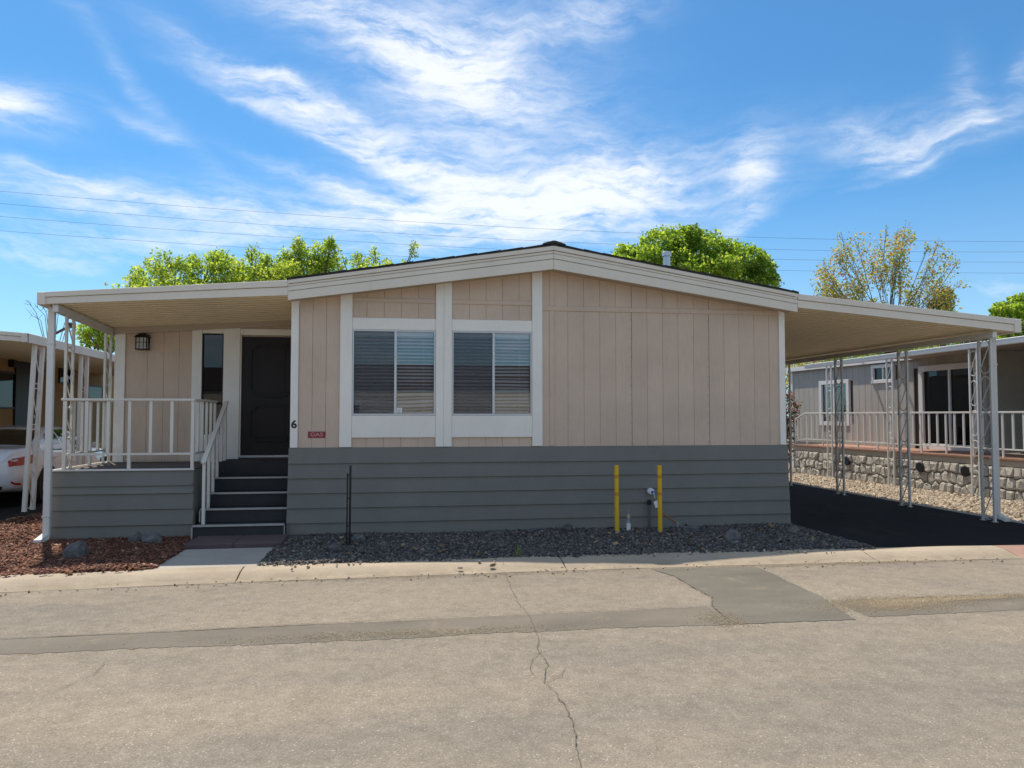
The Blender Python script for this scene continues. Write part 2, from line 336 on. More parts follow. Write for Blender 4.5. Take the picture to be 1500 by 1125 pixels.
# ------------------------------------------------------------------ builders
def tag(o, label=None, cat=None, group=None, kind=None):
    if label: o['label'] = label
    if cat: o['category'] = cat
    if group: o['group'] = group
    if kind: o['kind'] = kind
    return o
def empty(name, loc, label=None, cat=None, group=None, rz=0):
    o = bpy.data.objects.new(name, None); COL.objects.link(o); o.location = loc; o.rotation_euler = (0, 0, rz)
    o.empty_display_size = .1
    return tag(o, label, cat, group)
LOCAL = set()
def offset(parent):
    p = parent
    if p is None: return Vector((0, 0, 0))
    while p.parent: p = p.parent
    return Vector((0, 0, 0)) if p.name in LOCAL else Vector(p.location)
class MB:
    def __init__(s): s.v = []; s.f = []; s.m = []
    def add(s, vs, fs, mi=0):
        b = len(s.v); s.v += [tuple(v) for v in vs]; s.f += [tuple(b + i for i in f) for f in fs]; s.m += [mi] * len(fs); return s
    def hexa(s, p, mi=0):   # p: bottom 4 counter-clockwise, top 4
        return s.add(p, [(3, 2, 1, 0), (4, 5, 6, 7), (0, 1, 5, 4), (1, 2, 6, 5), (2, 3, 7, 6), (3, 0, 4, 7)], mi)
    def box(s, x0, x1, y0, y1, z0, z1, mi=0):
        return s.hexa([(x0, y0, z0), (x1, y0, z0), (x1, y1, z0), (x0, y1, z0), (x0, y0, z1), (x1, y0, z1), (x1, y1, z1), (x0, y1, z1)], mi)
    def bar(s, a, b, w, h=None, up=(0, 0, 1), mi=0):
        a, b = Vector(a), Vector(b); d = (b - a).normalized(); u = Vector(up)
        if abs(d.dot(u)) > .98: u = Vector((0, 1, 0))
        sd = d.cross(u).normalized() * (w / 2); uu = sd.cross(d).normalized() * ((h or w) / 2)
        return s.hexa([a - sd - uu, a + sd - uu, b + sd - uu, b - sd - uu, a - sd + uu, a + sd + uu, b + sd + uu, b - sd + uu], mi)
    def tube(s, pts, r, n=8, cap=True, mi=0):
        pts = [Vector(p) for p in pts]; rs = r if isinstance(r, (list, tuple)) else [r] * len(pts); vs = []; fs = []
        prev = None
        for i, p in enumerate(pts):
            d = (pts[min(i + 1, len(pts) - 1)] - pts[max(i - 1, 0)]).normalized()
            if prev is None:
                u = Vector((0, 0, 1)) if abs(d.z) < .9 else Vector((1, 0, 0)); prev = d.cross(u).normalized()
            sd = (prev - d * prev.dot(d)).normalized(); prev = sd; uu = d.cross(sd)
            for k in range(n):
                a = 2 * math.pi * k / n; vs.append(p + (sd * math.cos(a) + uu * math.sin(a)) * rs[i])
        for i in range(len(pts) - 1):
            for k in range(n): fs.append((i * n + k, i * n + (k + 1) % n, (i + 1) * n + (k + 1) % n, (i + 1) * n + k))
        if cap: fs.append(tuple(range(n - 1, -1, -1))); fs.append(tuple((len(pts) - 1) * n + k for k in range(n)))
        return s.add(vs, fs, mi)
    def lathe(s, c, prof, n=16, axis='z', mi=0):
        vs = []; fs = []
        for (r, h) in prof:
            for k in range(n):
                a = 2 * math.pi * k / n; p = (r * math.cos(a), r * math.sin(a), h)
                if axis == 'x': p = (p[2], p[0], p[1])
                if axis == 'y': p = (p[0], p[2], p[1])
                vs.append((c[0] + p[0], c[1] + p[1], c[2] + p[2]))
        for i in range(len(prof) - 1):
            for k in range(n): fs.append((i * n + k, i * n + (k + 1) % n, (i + 1) * n + (k + 1) % n, (i + 1) * n + k))
        fs.append(tuple(range(n - 1, -1, -1))); fs.append(tuple((len(prof) - 1) * n + k for k in range(n)))
        return s.add(vs, fs, mi)
    def prism(s, poly, y0, y1, mi=0):   # poly of (x, z), extruded along y
        n = len(poly); vs = [(x, y0, z) for x, z in poly] + [(x, y1, z) for x, z in poly]
        fs = [tuple(range(n)), tuple(range(2 * n - 1, n - 1, -1))] + [(i + n, (i + 1) % n + n, (i + 1) % n, i) for i in range(n)]
        return s.add(vs, fs, mi)
    def slab(s, poly, z0, z1, mi=0):    # poly of (x, y), z range
        n = len(poly); vs = [(x, y, z0) for x, y in poly] + [(x, y, z1) for x, y in poly]
        fs = [tuple(range(n - 1, -1, -1)), tuple(range(n, 2 * n))] + [(i, (i + 1) % n, (i + 1) % n + n, i + n) for i in range(n)]
        return s.add(vs, fs, mi)
    def build(s, name, mats, parent=None, bevel=0, smooth=False, kind=None, recalc=True):
        o3 = offset(parent)
        me = bpy.data.meshes.new(name); me.from_pydata([(x - o3.x, y - o3.y, z - o3.z) for x, y, z in s.v], [], s.f)
        if isinstance(mats, str): mats = [mats]
        for m in mats: me.materials.append(MATS[m])
        if len(mats) > 1: me.polygons.foreach_set('material_index', s.m)
        if recalc:
            bm = bmesh.new(); bm.from_mesh(me); bmesh.ops.recalc_face_normals(bm, faces=bm.faces); bm.to_mesh(me); bm.free()
        if smooth: me.polygons.foreach_set('use_smooth', [True] * len(me.polygons))
        ob = bpy.data.objects.new(name, me); COL.objects.link(ob)
        if parent: ob.parent = parent
        if bevel:
            b = ob.modifiers.new('bevel', 'BEVEL'); b.width = bevel; b.segments = 1; b.limit_method = 'ANGLE'
        if kind: ob['kind'] = kind
        return ob
def box(name, mat, parent, x0, x1, y0, y1, z0, z1, bevel=.003, **k):
    return MB().box(x0, x1, y0, y1, z0, z1).build(name, mat, parent, bevel, **k)
def copy_tree(o, parent=None):
    c = o.copy(); COL.objects.link(c); c.parent = parent
    for ch in list(o.children): copy_tree(ch, c)
    return c
def npmesh(name, V, Fq, mat, parent=None, kind=None, smooth=False):
    me = bpy.data.meshes.new(name); nv, nf = len(V), len(Fq); k = Fq.shape[1]
    me.vertices.add(nv); me.vertices.foreach_set('co', V.astype(np.float32).ravel())
    me.loops.add(nf * k); me.loops.foreach_set('vertex_index', Fq.astype(np.int32).ravel())
    me.polygons.add(nf); me.polygons.foreach_set('loop_start', np.arange(0, nf * k, k, dtype=np.int32))
    try: me.polygons.foreach_set('loop_total', np.full(nf, k, dtype=np.int32))
    except Exception: pass
    if smooth: me.polygons.foreach_set('use_smooth', np.ones(nf, dtype=bool))
    me.update(calc_edges=True); me.validate()
    me.materials.append(MATS[mat]); o = bpy.data.objects.new(name, me); COL.objects.link(o)
    if parent: o.parent = parent
    if kind: o['kind'] = kind
    return o

# ------------------------------------------------------------------ the ground
def curve_y(x):                       # the street bows slightly
    d = x - 4.0; a = min(abs(d), 9.0); b = max(0, abs(d) - 9.0)
    return -.0052 * a * a - .0936 * b
XS = [-60, -40, -25, -16, -11] + [x * .5 for x in range(-16, 33)] + [19, 24, 32, 48, 60]
def sheet(name, y0f, y1f, z, mat, xs=XS, kind='structure', z1=None):
    vs = []; fs = []
    for x in xs: vs += [(x, y0f(x), z), (x, y1f(x), z if z1 is None else z1)]
    for i in range(len(xs) - 1): fs.append((2 * i, 2 * i + 2, 2 * i + 3, 2 * i + 1))
    return MB().add(vs, fs).build(name, mat, kind=kind, recalc=False)
MB().add([(-600, -600, -.22), (600, -600, -.22), (600, 900, -.22), (-600, 900, -.22)], [(0, 1, 2, 3)]).build('ground', 'ground_dirt', kind='structure', recalc=False)
sheet('road', lambda x: -16.0, lambda x: curve_y(x) - 2.30, -.05, 'old_asphalt')
SAW = [(-9.0 + i * .05) for i in range(0, 266)]
sheet('smooth_road_strip', lambda x: -4.82 - .02 * math.sin(x * 1.7) - .012 * math.sin(x * 5.1) + random.gauss(0, .010), lambda x: -4.36 + .02 * (x + .2) + .012 * math.sin(x * 3.3), -.0475, 'smooth_asphalt', [x for x in SAW if x <= 4.26])
sheet('smooth_road_strip', lambda x: -4.80 - .02 * math.sin(x * 1.7) + random.gauss(0, .010), lambda x: -4.27 + .02 * math.sin(x * 3.3), -.0475, 'smooth_asphalt', [5.48 + .05 * i for i in range(200)])
poly = [(4.30, -2.62), (4.42, -3.0), (4.41, -3.5), (4.43, -3.95), (4.30, -4.25), (4.24, -4.63), (4.27, -4.84), (4.8, -4.85), (5.30, -4.86), (5.38, -4.45), (5.47, -4.05), (5.48, -3.5), (5.52, -3.0), (5.50, -2.62)]
pp = []
for a, b in zip(poly, poly[1:] + poly[:1]):
    n = max(1, int(math.dist(a, b) / .04))
    for i in range(n): t = i / n; pp.append((a[0] + (b[0] - a[0]) * t + random.gauss(0, .007), a[1] + (b[1] - a[1]) * t + random.gauss(0, .007)))
MB().slab(pp, -.052, -.0455).build('asphalt_patch', 'patch_asphalt', kind='structure')
def crack(pts, w, name='road_crack'):
    vs = []; fs = []; pp = []
    for (a, b) in zip(pts[:-1], pts[1:]):
        n = max(2, int(math.dist(a, b) / .05))
        for i in range(n):
            t = i / n; pp.append((a[0] + (b[0] - a[0]) * t + random.gauss(0, .006), a[1] + (b[1] - a[1]) * t + random.gauss(0, .005)))
    pp.append(pts[-1])
    for i, p in enumerate(pp):
        q = pp[min(i + 1, len(pp) - 1)]; o = pp[max(i - 1, 0)]; d = Vector((q[0] - o[0], q[1] - o[1])); d = d.normalized() if d.length else Vector((1, 0))
        hw = w * random.uniform(.25, 1.0) / 2; vs += [(p[0] - d.y * hw, p[1] + d.x * hw, -.0395), (p[0] + d.y * hw, p[1] - d.x * hw, -.0395)]
    for i in range(len(pp) - 1): fs.append((2 * i, 2 * i + 2, 2 * i + 3, 2 * i + 1))
    MB().add(vs, fs).build(name, 'crack_dark', kind='structure', recalc=False)
crack([(2.641, -2.50), (2.60, -3.3), (2.579, -3.917), (2.60, -4.4), (2.555, -5.069)], .005)
crack([(2.555, -5.069), (2.50, -5.25), (2.52, -5.555), (2.425, -5.95), (2.46, -6.15), (2.467, -6.502), (2.376, -7.121), (2.36, -8.2), (2.42, -9.5)], .008)
crack([(2.52, -5.30), (2.42, -5.5), (2.37, -5.72), (2.425, -5.95)], .005)
crack([(2.425, -5.95), (2.56, -5.85), (2.62, -5.7)], .006)
crack([(-.523, -5.12), (-.50, -5.3), (-.6, -5.6)], .006)
crack([(-12, -4.50), (-6, -4.42), (-1.535, -4.406), (-.196, -4.38), (1.2, -4.325)], .018, 'road_seam')
crack([(1.2, -4.325), (1.586, -4.304), (3.2, -4.275), (4.30, -4.25)], .008, 'road_seam')
crack([(5.46, -4.26), (6.4, -4.25), (7.466, -4.247)], .012, 'road_seam')
crack([(4.29, -2.62), (4.41, -3.0), (4.40, -3.5), (4.42, -3.95), (4.29, -4.25), (4.24, -4.63)], .011, 'road_seam')

# rolled concrete kerb, cast in lengths
def kerb_len(x0, x1, mat='curb_concrete'):
    prof = [(-2.60, -.2), (-2.60, -.0455), (-2.48, -.036), (-2.36, -.008), (-2.28, .012), (-2.09, .024), (-2.07, .016), (-2.07, -.2)]
    n = max(1, int((x1 - x0) / .5)); vs = []; fs = []; k = len(prof)
    for i in range(n + 1):
        x = x0 + (x1 - x0) * i / n; dy = curve_y(x)
        for (y, z) in prof: vs.append((x, y + dy + .06, z + .003 * math.sin(x * 7)))
    for i in range(n):
        for j in range(k): fs.append((i * k + j, i * k + (j + 1) % k, (i + 1) * k + (j + 1) % k, (i + 1) * k + j))
    fs += [tuple(range(k)), tuple(n * k + j for j in range(k - 1, -1, -1))]
    return MB().add(vs, fs).build('kerb', mat, bevel=.004, kind='structure')
joints = [-40, -20, -9.5, -6.2, -3.1, -.18, 3.35, 7.1, 8.95]
for a, b in zip(joints[:-1], joints[1:]): kerb_len(a + .006, b - .006)
kerb_len(8.956, 9.6, 'curb_paint_red'); kerb_len(9.612, 12.6); kerb_len(12.612, 40)

ky = lambda x: curve_y(x) - 2.03
def bed(name, mat, x0, x1, y1, z, n=12, y0=None):
    xs = [x0 + (x1 - x0) * i / n for i in range(n + 1)]
    return sheet(name, y0 or ky, lambda x: y1, z, mat, xs)
bed('gravel_bed_soil', 'bed_dark', .0, 7.34, .2, .0)
bed('mulch_soil', 'mulch_base', -4.55, -1.12, 1.4, .0)
sheet('mulch_soil', lambda x: 1.4, lambda x: 9.0, .0, 'mulch_base', [-4.55, -3.0])
bed('walkway_soil', 'bed_dark', -1.12, .0, .2, -.01)
# driveways
sheet('driveway', ky, lambda x: 24.0, .0, 'driveway_asphalt', [7.34, 8.3, 9.2, 10.1, 11.02])
sheet('neighbour_driveway', ky, lambda x: 26.0, -.004, 'driveway_asphalt', [-8.6, -7.6, -6.6, -5.6, -4.55])
MB().box(11.02, 11.13, curve_y(11) - 2.03, 20, -.2, .012).build('driveway_edging', 'concrete_pad', bevel=.006, kind='structure')
sheet('gravel_strip_soil', lambda x: curve_y(12) - 2.03, lambda x: 20, -.14, 'gravel_base', [11.13, 13, 15])
sheet('lot_ground', lambda x: curve_y(20) - 2.03, lambda x: 30, -.145, 'ground_dirt', [15, 20, 40])
sheet('lot_ground', lambda x: -2.9, lambda x: 30, -.02, 'ground_dirt', [-40, -20, -8.6])
# front walk
MB().slab([(-1.14, ky(-1) + .005), (-.02, ky(0) + .005), (.01, -.93), (-1.12, -.94)], -.05, .022).build('front_walk', 'concrete_pad', bevel=.008, kind='structure')

CUBE = np.array([[-1, -1, -1], [1, -1, -1], [1, 1, -1], [-1, 1, -1], [-1, -1, 1], [1, -1, 1], [1, 1, 1], [-1, 1, 1]], float) * .5
CF = np.array([[3, 2, 1, 0], [4, 5, 6, 7], [0, 1, 5, 4], [1, 2, 6, 5], [2, 3, 7, 6], [3, 0, 4, 7]])
def rots(n):
    q = rng.normal(size=(n, 4)); q /= np.linalg.norm(q, axis=1)[:, None]; w, x, y, z = q.T
    return np.stack([np.stack([1 - 2 * (y * y + z * z), 2 * (x * y - z * w), 2 * (x * z + y * w)], 1), np.stack([2 * (x * y + z * w), 1 - 2 * (x * x + z * z), 2 * (y * z - x * w)], 1), np.stack([2 * (x * z - y * w), 2 * (y * z + x * w), 1 - 2 * (x * x + y * y)], 1)], 1)
def pebbles(name, P, size, mat, aspect=(1, .75, .6), flat=False, lift=.2):
    n = len(P); V = CUBE[None] * (1 + rng.uniform(-.38, .38, (n, 8, 3)))
    V = V * (np.array(aspect) * rng.uniform(.7, 1.3, (n, 1, 3))) * (size * rng.uniform(.55, 1.35, (n, 1, 1)))
    if flat:
        t = rng.uniform(0, 6.28, n); tl = rng.normal(0, .35, n); tm = rng.normal(0, .3, n)
        c, s = np.cos(t), np.sin(t); Z0 = np.zeros(n); O1 = np.ones(n)
        A = np.stack([np.stack([c, -s, Z0], 1), np.stack([s, c, Z0], 1), np.stack([Z0, Z0, O1], 1)], 1)
        B = np.stack([np.stack([O1, Z0, Z0], 1), np.stack([Z0, np.cos(tl), -np.sin(tl)], 1), np.stack([Z0, np.sin(tl), np.cos(tl)], 1)], 1)
        D = np.stack([np.stack([np.cos(tm), Z0, np.sin(tm)], 1), np.stack([Z0, O1, Z0], 1), np.stack([-np.sin(tm), Z0, np.cos(tm)], 1)], 1)
        M = A @ B @ D
    else: M = rots(n)
    V = np.einsum('nij,nkj->nki', M, V) + P[:, None, :] + np.array([0, 0, size * lift])
    Fq = (CF[None] + (np.arange(n) * 8)[:, None, None]).reshape(-1, 4)
    return npmesh(name, V.reshape(-1, 3), Fq, mat, kind='stuff')
def area(n, x0, x1, y0f, y1f, z):
    x = rng.uniform(x0, x1, n); a = np.array([y0f(v) for v in x]); b = np.array([y1f(v) for v in x])
    y = a + (b - a) * rng.uniform(0, 1, n); return np.stack([x, y, np.full(n, z)], 1)
P = area(34000, -.04, 7.36, lambda x: ky(x) + .0, lambda x: -.03, .0)
P[:, 2] += .018 * np.sin(P[:, 0] * 2.1) * np.sin(P[:, 1] * 2.7 + 1) + rng.uniform(0, .014, len(P)) + .008
pebbles('gravel', P, .031, 'gravel_stone')
P = area(700, -.02, 7.34, lambda x: ky(x) - .05 * (1 + math.sin(x * 2.3) * math.sin(x * 5.7)), lambda x: ky(x) + .03, .020); pebbles('edge_gravel', P, .026, 'gravel_stone')
P = area(150, .0, 7.3, lambda x: ky(x), lambda x: -.05, .035); pebbles('dead_leaves', P, .05, 'dead_leaf', (1.2, .7, .04), True, .4)
P = area(110, .0, 7.3, lambda x: ky(x) - .12 * (1 + math.sin(x * 3.1)) - .03, lambda x: ky(x) + .04, .016); pebbles('spilled_gravel', P, .024, 'pale_gravel', lift=.3)
P = area(14000, 11.12, 14.2, lambda x: -2.0, lambda x: 11.0, -.135); pebbles('pale_gravel', P, .05, 'pale_gravel')
P1 = area(27000, -4.56, -1.12, lambda x: ky(x), lambda x: .12 if x > -3.0 else 1.6, .0)
P2 = area(3500, -4.60, -3.1, lambda x: 1.4, lambda x: 5.5, .0)
P = np.concatenate([P1, P2]); P[:, 2] += rng.uniform(0, .025, len(P)) + .02 * np.sin(P[:, 0] * 3) * np.sin(P[:, 1] * 2.4)
pebbles('mulch', P, .038, 'mulch_chip', (1.3, .42, .22), True, .35)
P = area(90, -4, -1.2, lambda x: ky(x) - .12, lambda x: ky(x) + .02, .03); pebbles('spilled_mulch', P, .04, 'mulch_chip', (1.2, .5, .25), True, .3)
P = area(170, -3, 9, lambda x: curve_y(x) - 2.75, lambda x: curve_y(x) - 2.42, -.044); pebbles('gutter_grit', P, .016, 'pale_gravel', lift=.3)

def sand(n, cx, cy, sx, sy, z):
    p = np.stack([rng.normal(cx, sx, n), rng.normal(cy, sy, n), np.full(n, z)], 1); return p
P = np.concatenate([sand(9000, 5.95, -4.42, .36, .13, -.044), sand(6000, 6.7, -4.34, .5, .05, -.044), sand(1200, 4.22, -4.70, .10, .12, -.044), sand(2500, 1.5, -4.72, .7, .06, -.044), sand(5000, 1.2, -2.60, 2.0, .05, -.046), sand(5000, 6.8, -2.62, 1.2, .06, -.046)])
pebbles('road_sand', P, .0042, 'sand_grain', lift=.1)

# ------------------------------------------------------------------ the manufactured house
H = empty('manufactured_house', (3.66, 0, 0), 'tan manufactured house with white trim, low gable and dark grey skirting', 'house')
PK = 3.66
def top_z(x): return (3.509 + (x + .016) * .1610) if x < PK else (4.099 - (x - PK) * .1610)
def bot_z(x): return (3.235 + (x + .016) * .1440) if x < PK else (3.764 - (x - PK) * .1455)
# inner walls behind the cladding
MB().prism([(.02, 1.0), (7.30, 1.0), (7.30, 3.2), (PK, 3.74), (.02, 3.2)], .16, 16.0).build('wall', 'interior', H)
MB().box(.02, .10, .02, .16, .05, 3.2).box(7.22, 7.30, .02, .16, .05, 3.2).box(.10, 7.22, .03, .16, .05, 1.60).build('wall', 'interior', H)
MB().box(7.30, 7.315, .02, 16, .03, 3.22).build('side_wall', 'tan_siding', H)
MB().box(.005, .02, .02, 1.7, 1.2, 3.22).build('side_wall', 'tan_siding', H)
MB().box(-2.85, .02, 1.75, 16, .02, 3.05).build('side_wall', 'tan_siding', H)
# window bays: x ranges; siding planks butt against them
BAYS = [(.83, 1.995), (2.23, 3.392)]
def plank(x0, x1, z0, z1a=None, z1b=None, y=0.0):
    g = .0014; a = x0 + (.005 if min(abs(x0 - 4.898), abs(x0 - 6.108)) < .01 else g); b = x1 - g; za = z1a if z1a is not None else bot_z(a) + .10; zb = z1b if z1b is not None else bot_z(b) + .10
    yy = y + random.uniform(0, .0015)
    MB().hexa([(a, yy, z0), (b, yy, z0), (b, y + .028, z0), (a, y + .028, z0), (a, yy, za), (b, yy, zb), (b, y + .028, zb), (a, y + .028, za)]).build('siding_plank', 'tan_siding', H, bevel=.0022)
cuts = [.10, .285, .47, .66]
for a, b in zip(cuts[:-1], cuts[1:]): plank(a, b, 1.222)
grid = [3.688 + .242 * k for k in range(-15, 16)]
for (b0, b1) in BAYS:
    xs = [b0] + [g for g in grid if b0 + .04 < g < b1 - .04] + [b1]
    for a, b in zip(xs[:-1], xs[1:]):
        plank(a, b, 1.222, 1.36, 1.36); plank(a, b, 3.035)
xs = [3.545] + [g for g in grid if 3.6 < g < 7.15] + [7.232]
for a, b in zip(xs[:-1], xs[1:]): plank(a, b, 1.222)
# panel seams read as slightly open dark joints with nail heads
sm = MB()
for x in (4.898, 6.108):
    for k in range(14): sm.box(x - .022 + .004 * (k % 2), x - .014 + .004 * (k % 2), -.004, .004, 1.27 + k * .14, 1.277 + k * .14)
sm.build('nail_heads', 'black_iron', H, kind='stuff')
# white trim
box('corner_board', 'white_trim', H, -.005, .098, -.026, .02, 1.226, bot_z(.05) + .05)
box('corner_board', 'white_trim', H, 7.232, 7.325, -.026, .02, 1.226, bot_z(7.28) + .05)
for (a, b) in ((.661, .829), (1.997, 2.112), (2.114, 2.228), (3.394, 3.545)):
    box('upright_board', 'white_trim', H, a, b, -.030, .02, 1.228, bot_z((a + b) / 2) + .045)
for (a, b) in ((.831, 1.995), (2.230, 3.392)):
    box('window_header', 'white_trim', H, a, b, -.024, .02, 2.885, 3.05)
    box('window_apron', 'white_trim', H, a, b, -.024, .02, 1.36, 1.672)
    box('batten', 'tan_siding', H, a, b, -.014, -.0005, 3.275, 3.335)
box('batten', 'tan_siding', H, 3.548, 7.231, -.014, -.0005, 3.205, 3.275)
box('batten', 'tan_siding', H, 3.656, 3.726, -.013, -.0005, 1.228, 3.203); box('batten', 'tan_siding', H, 3.656, 3.726, -.013, -.0005, 3.277, bot_z(3.69) + .04)
# grey skirting: six lapped boards and their return on the right-hand end
SK = [1.222, 1.018, .814, .610, .406, .203, -.02]
def lap_board(x0, x1, z1, z0, y, parent, name='skirting_board', mat='skirt_grey', lap=.026):
    return MB().hexa([(x0, y - .014 - lap, z0 - .012), (x1, y - .014 - lap, z0 - .012), (x1, y + .012, z0 - .012), (x0, y + .012, z0 - .012), (x0, y - .010, z1), (x1, y - .010, z1), (x1, y + .012, z1), (x0, y + .012, z1)]).build(name, mat, parent, bevel=.002)
for k in range(6):
    lap_board(-.02 - .003 * k, 7.335 + .004 * k, SK[k], SK[k + 1], -.012 - .006 * k, H)
    MB().box(7.335 + .004 * k, 7.348 + .004 * k, -.02, 15, SK[k + 1], SK[k] - .004).build('skirting_board', 'skirt_grey', H)
# windows
for wi, (a, b) in enumerate(BAYS):
    z0, z1 = 1.676, 2.883; xm = a + .60
    fr = MB()
    fr.box(a + .002, a + .022, -.020, .05, z0, z1).box(b - .022, b - .002, -.020, .05, z0, z1).box(a + .022, b - .022, -.020, .05, z0, z0 + .022).box(a + .022, b - .022, -.020, .05, z1 - .022, z1)
    wf = fr.build('window', 'window_alu', H, bevel=.002)
    box('mullion', 'window_alu', wf, xm - .017, xm + .017, -.022, .03, z0 + .022, z1 - .022, .002)
    MB().add([(a + .022, .016, z0 + .022), (xm - .017, .016, z0 + .022), (xm - .017, .016, z1 - .022), (a + .022, .016, z1 - .022)], [(0, 1, 2, 3)]).build('pane', 'pane_glass', wf, recalc=False)
    MB().add([(xm + .017, .008, z0 + .022), (b - .022, .008, z0 + .022), (b - .022, .008, z1 - .022), (xm + .017, .008, z1 - .022)], [(0, 1, 2, 3)]).build('pane', 'pane_glass', wf, recalc=False)
    MB().add([(a + .022, -.010, z0 + .022), (xm - .017, -.010, z0 + .022), (xm - .017, -.010, z1 - .022), (a + .022, -.010, z1 - .022)], [(0, 1, 2, 3)]).build('insect_screen', 'insect_screen', wf, recalc=False)
    bl = MB(); n = 23
    bl.box(a + .03, b - .03, .055, .095, z1 - .075, z1 - .02)
    for k in range(n):
        zc = z0 + .045 + (z1 - .10 - z0 - .03) * k / (n - 1); low = max(0, 1 - k / 9)
        m = 9; tl_ = random.gauss(0, .0022); of = random.gauss(0, .0015)
        for j in range(m):      # the lowest slats sag and crowd together
            xa = a + .03 + (b - a - .06) * j / m; xb = a + .03 + (b - a - .06) * (j + 1) / m
            sg = lambda x: (.014 * low * math.sin((x - a) * 5.2 + k * .5) if wi == 0 else .003 * math.sin((x - a) * 4 + k * .7))
            q = []
            for dz in (0, .0012):
                q += [(xa, .060, zc - .013 - tl_ + of + dz + sg(xa)), (xb, .060, zc - .013 - tl_ + of + dz + sg(xb)), (xb, .098, zc + .014 + tl_ + of + dz + sg(xb)), (xa, .098, zc + .014 + tl_ + of + dz + sg(xa))]
            bl.hexa(q)
    for x in (a + .14, b - .17): bl.box(x - .0012, x + .0012, .056, .0585, z0 + .03, z1 - .07)
    bl.build('blind', 'blind_slat', wf, kind='stuff')
    if wi == 0:
        st = box('sticker', 'white_plastic', wf, xm + .02, xm + .095, .0045, .0065, z0 + .03, z0 + .105, 0)
        mk = MB(); cx, cz = xm + .057, z0 + .068
        mk.bar((cx - .018, .0042, cz + .02), (cx + .018, .0042, cz - .012), .007, .001).bar((cx + .018, .0042, cz + .02), (cx - .018, .0042, cz - .012), .007, .001)
        mk.box(cx - .022, cx + .022, .0037, .0044, cz - .027, cz - .021); mk.build('print', 'number_black', wf)
# fascia: three stepped boards on each rake
def rake(x0, x1, f0, f1, y, name, mat='fascia_paint', t=.025):
    def zz(x, f): return bot_z(x) + (top_z(x) - bot_z(x)) * f
    MB().hexa([(x0, y, zz(x0, f0)), (x1, y, zz(x1, f0)), (x1, y + t, zz(x1, f0)), (x0, y + t, zz(x0, f0)), (x0, y, zz(x0, f1)), (x1, y, zz(x1, f1)), (x1, y + t, zz(x1, f1)), (x0, y + t, zz(x0, f1))]).build(name, mat, H, bevel=.003)
for (x0, x1) in ((-.016, PK - .002), (PK + .002, 7.388)):
    rake(x0, x1, .02, .98, -.262, 'fascia_backing', 'soffit', .02); rake(x0, x1, 0, .43, -.300, 'fascia_board'); rake(x0, x1, .452, .66, -.305, 'fascia_board'); rake(x0, x1, .682, .79, -.300, 'fascia_board'); rake(x0, x1, .806, .995, -.320, 'drip_board')
# soffit under the front overhang
for (x0, x1) in ((.0, PK), (PK, 7.36)):
    MB().hexa([(x0, -.26, bot_z(x0) + .02), (x1, -.26, bot_z(x1) + .02), (x1, .012, bot_z(x1) + .02), (x0, .012, bot_z(x0) + .02), (x0, -.26, bot_z(x0) + .035), (x1, -.26, bot_z(x1) + .035), (x1, .012, bot_z(x1) + .035), (x0, .012, bot_z(x0) + .035)]).build('soffit', 'soffit', H)
rf = MB()
for (x0, x1) in ((-.03, PK), (PK, 7.40)):
    rf.hexa([(x0, -.325, top_z(x0) - .002), (x1, -.325, top_z(x1) - .002), (x1, 16.2, top_z(x1) - .002), (x0, 16.2, top_z(x0) - .002), (x0, -.325, top_z(x0) + .020), (x1, -.325, top_z(x1) + .020), (x1, 16.2, top_z(x1) + .020), (x0, 16.2, top_z(x0) + .020)])
roof = rf.build('roof', 'shingle', H)
for k in range(2):
    sgn = -1 if k == 0 else 1; mb = MB(); x = PK + sgn * .16
    while -.02 < x < 7.36:
        L = random.uniform(.26, .34); x2 = x + sgn * L; a, b = min(x, x2), max(x, x2); a = max(a, -.03); b = min(b, 7.40)
        up = lambda q, d: top_z(q) + .021 + d
        da, db = (.003, .012) if sgn > 0 else (.012, .003)
        da, db = db, da
        mb.hexa([(a, -.335, up(a, 0)), (b, -.335, up(b, 0)), (b, 1.0, up(b, 0)), (a, 1.0, up(a, 0)), (a, -.335, up(a, da)), (b, -.335, up(b, db)), (b, 1.0, up(b, db)), (a, 1.0, up(a, da))]); x = x2
    mb.build('shingle_course', 'shingle', H, kind='stuff')
MB().prism([(PK - .17, top_z(PK - .17) + .03), (PK, 4.125), (PK + .17, top_z(PK + .17) + .03), (PK + .16, top_z(PK + .16) + .05), (PK + .02, 4.165), (PK - .02, 4.165), (PK - .16, top_z(PK - .16) + .05)], -.345, 16.2).build('ridge_cap', 'shingle', H)
vp = MB().lathe((6.19, 2.0, 0), [(.062, 3.6), (.062, 4.50), (.068, 4.50), (.068, 4.52)], 20).build('roof_flue', 'galvanised', H, smooth=False)
MB().lathe((6.19, 2.0, 0), [(.064, 4.50), (.083, 4.51), (.083, 4.575), (.075, 4.59), (.02, 4.595)], 20).build('flue_cap', 'galvanised', vp)
# house number on the corner board
def text(body, name, mat, parent, loc, size, bold=.0, ext=.002, align='CENTER', sx=1):
    c = bpy.data.curves.new(name, 'FONT'); c.body = body; c.size = size; c.extrude = ext; c.offset = bold; c.align_x = align; c.align_y = 'CENTER'
    c.materials.append(MATS[mat]); o = bpy.data.objects.new(name, c); COL.objects.link(o); o3 = offset(parent)
    me = bpy.data.meshes.new_from_object(o); bpy.data.objects.remove(o); me.name = name; o = bpy.data.objects.new(name, me); COL.objects.link(o)
    o.location = (loc[0] - o3.x, loc[1] - o3.y, loc[2] - o3.z); o.rotation_euler = (R(90), 0, 0); o.scale = (sx, 1, 1)
    if parent: o.parent = parent
    return o
text('6', 'house_number', 'number_black', H, (.048, -.0285, 1.545), .150, .0045, sx=1.05)

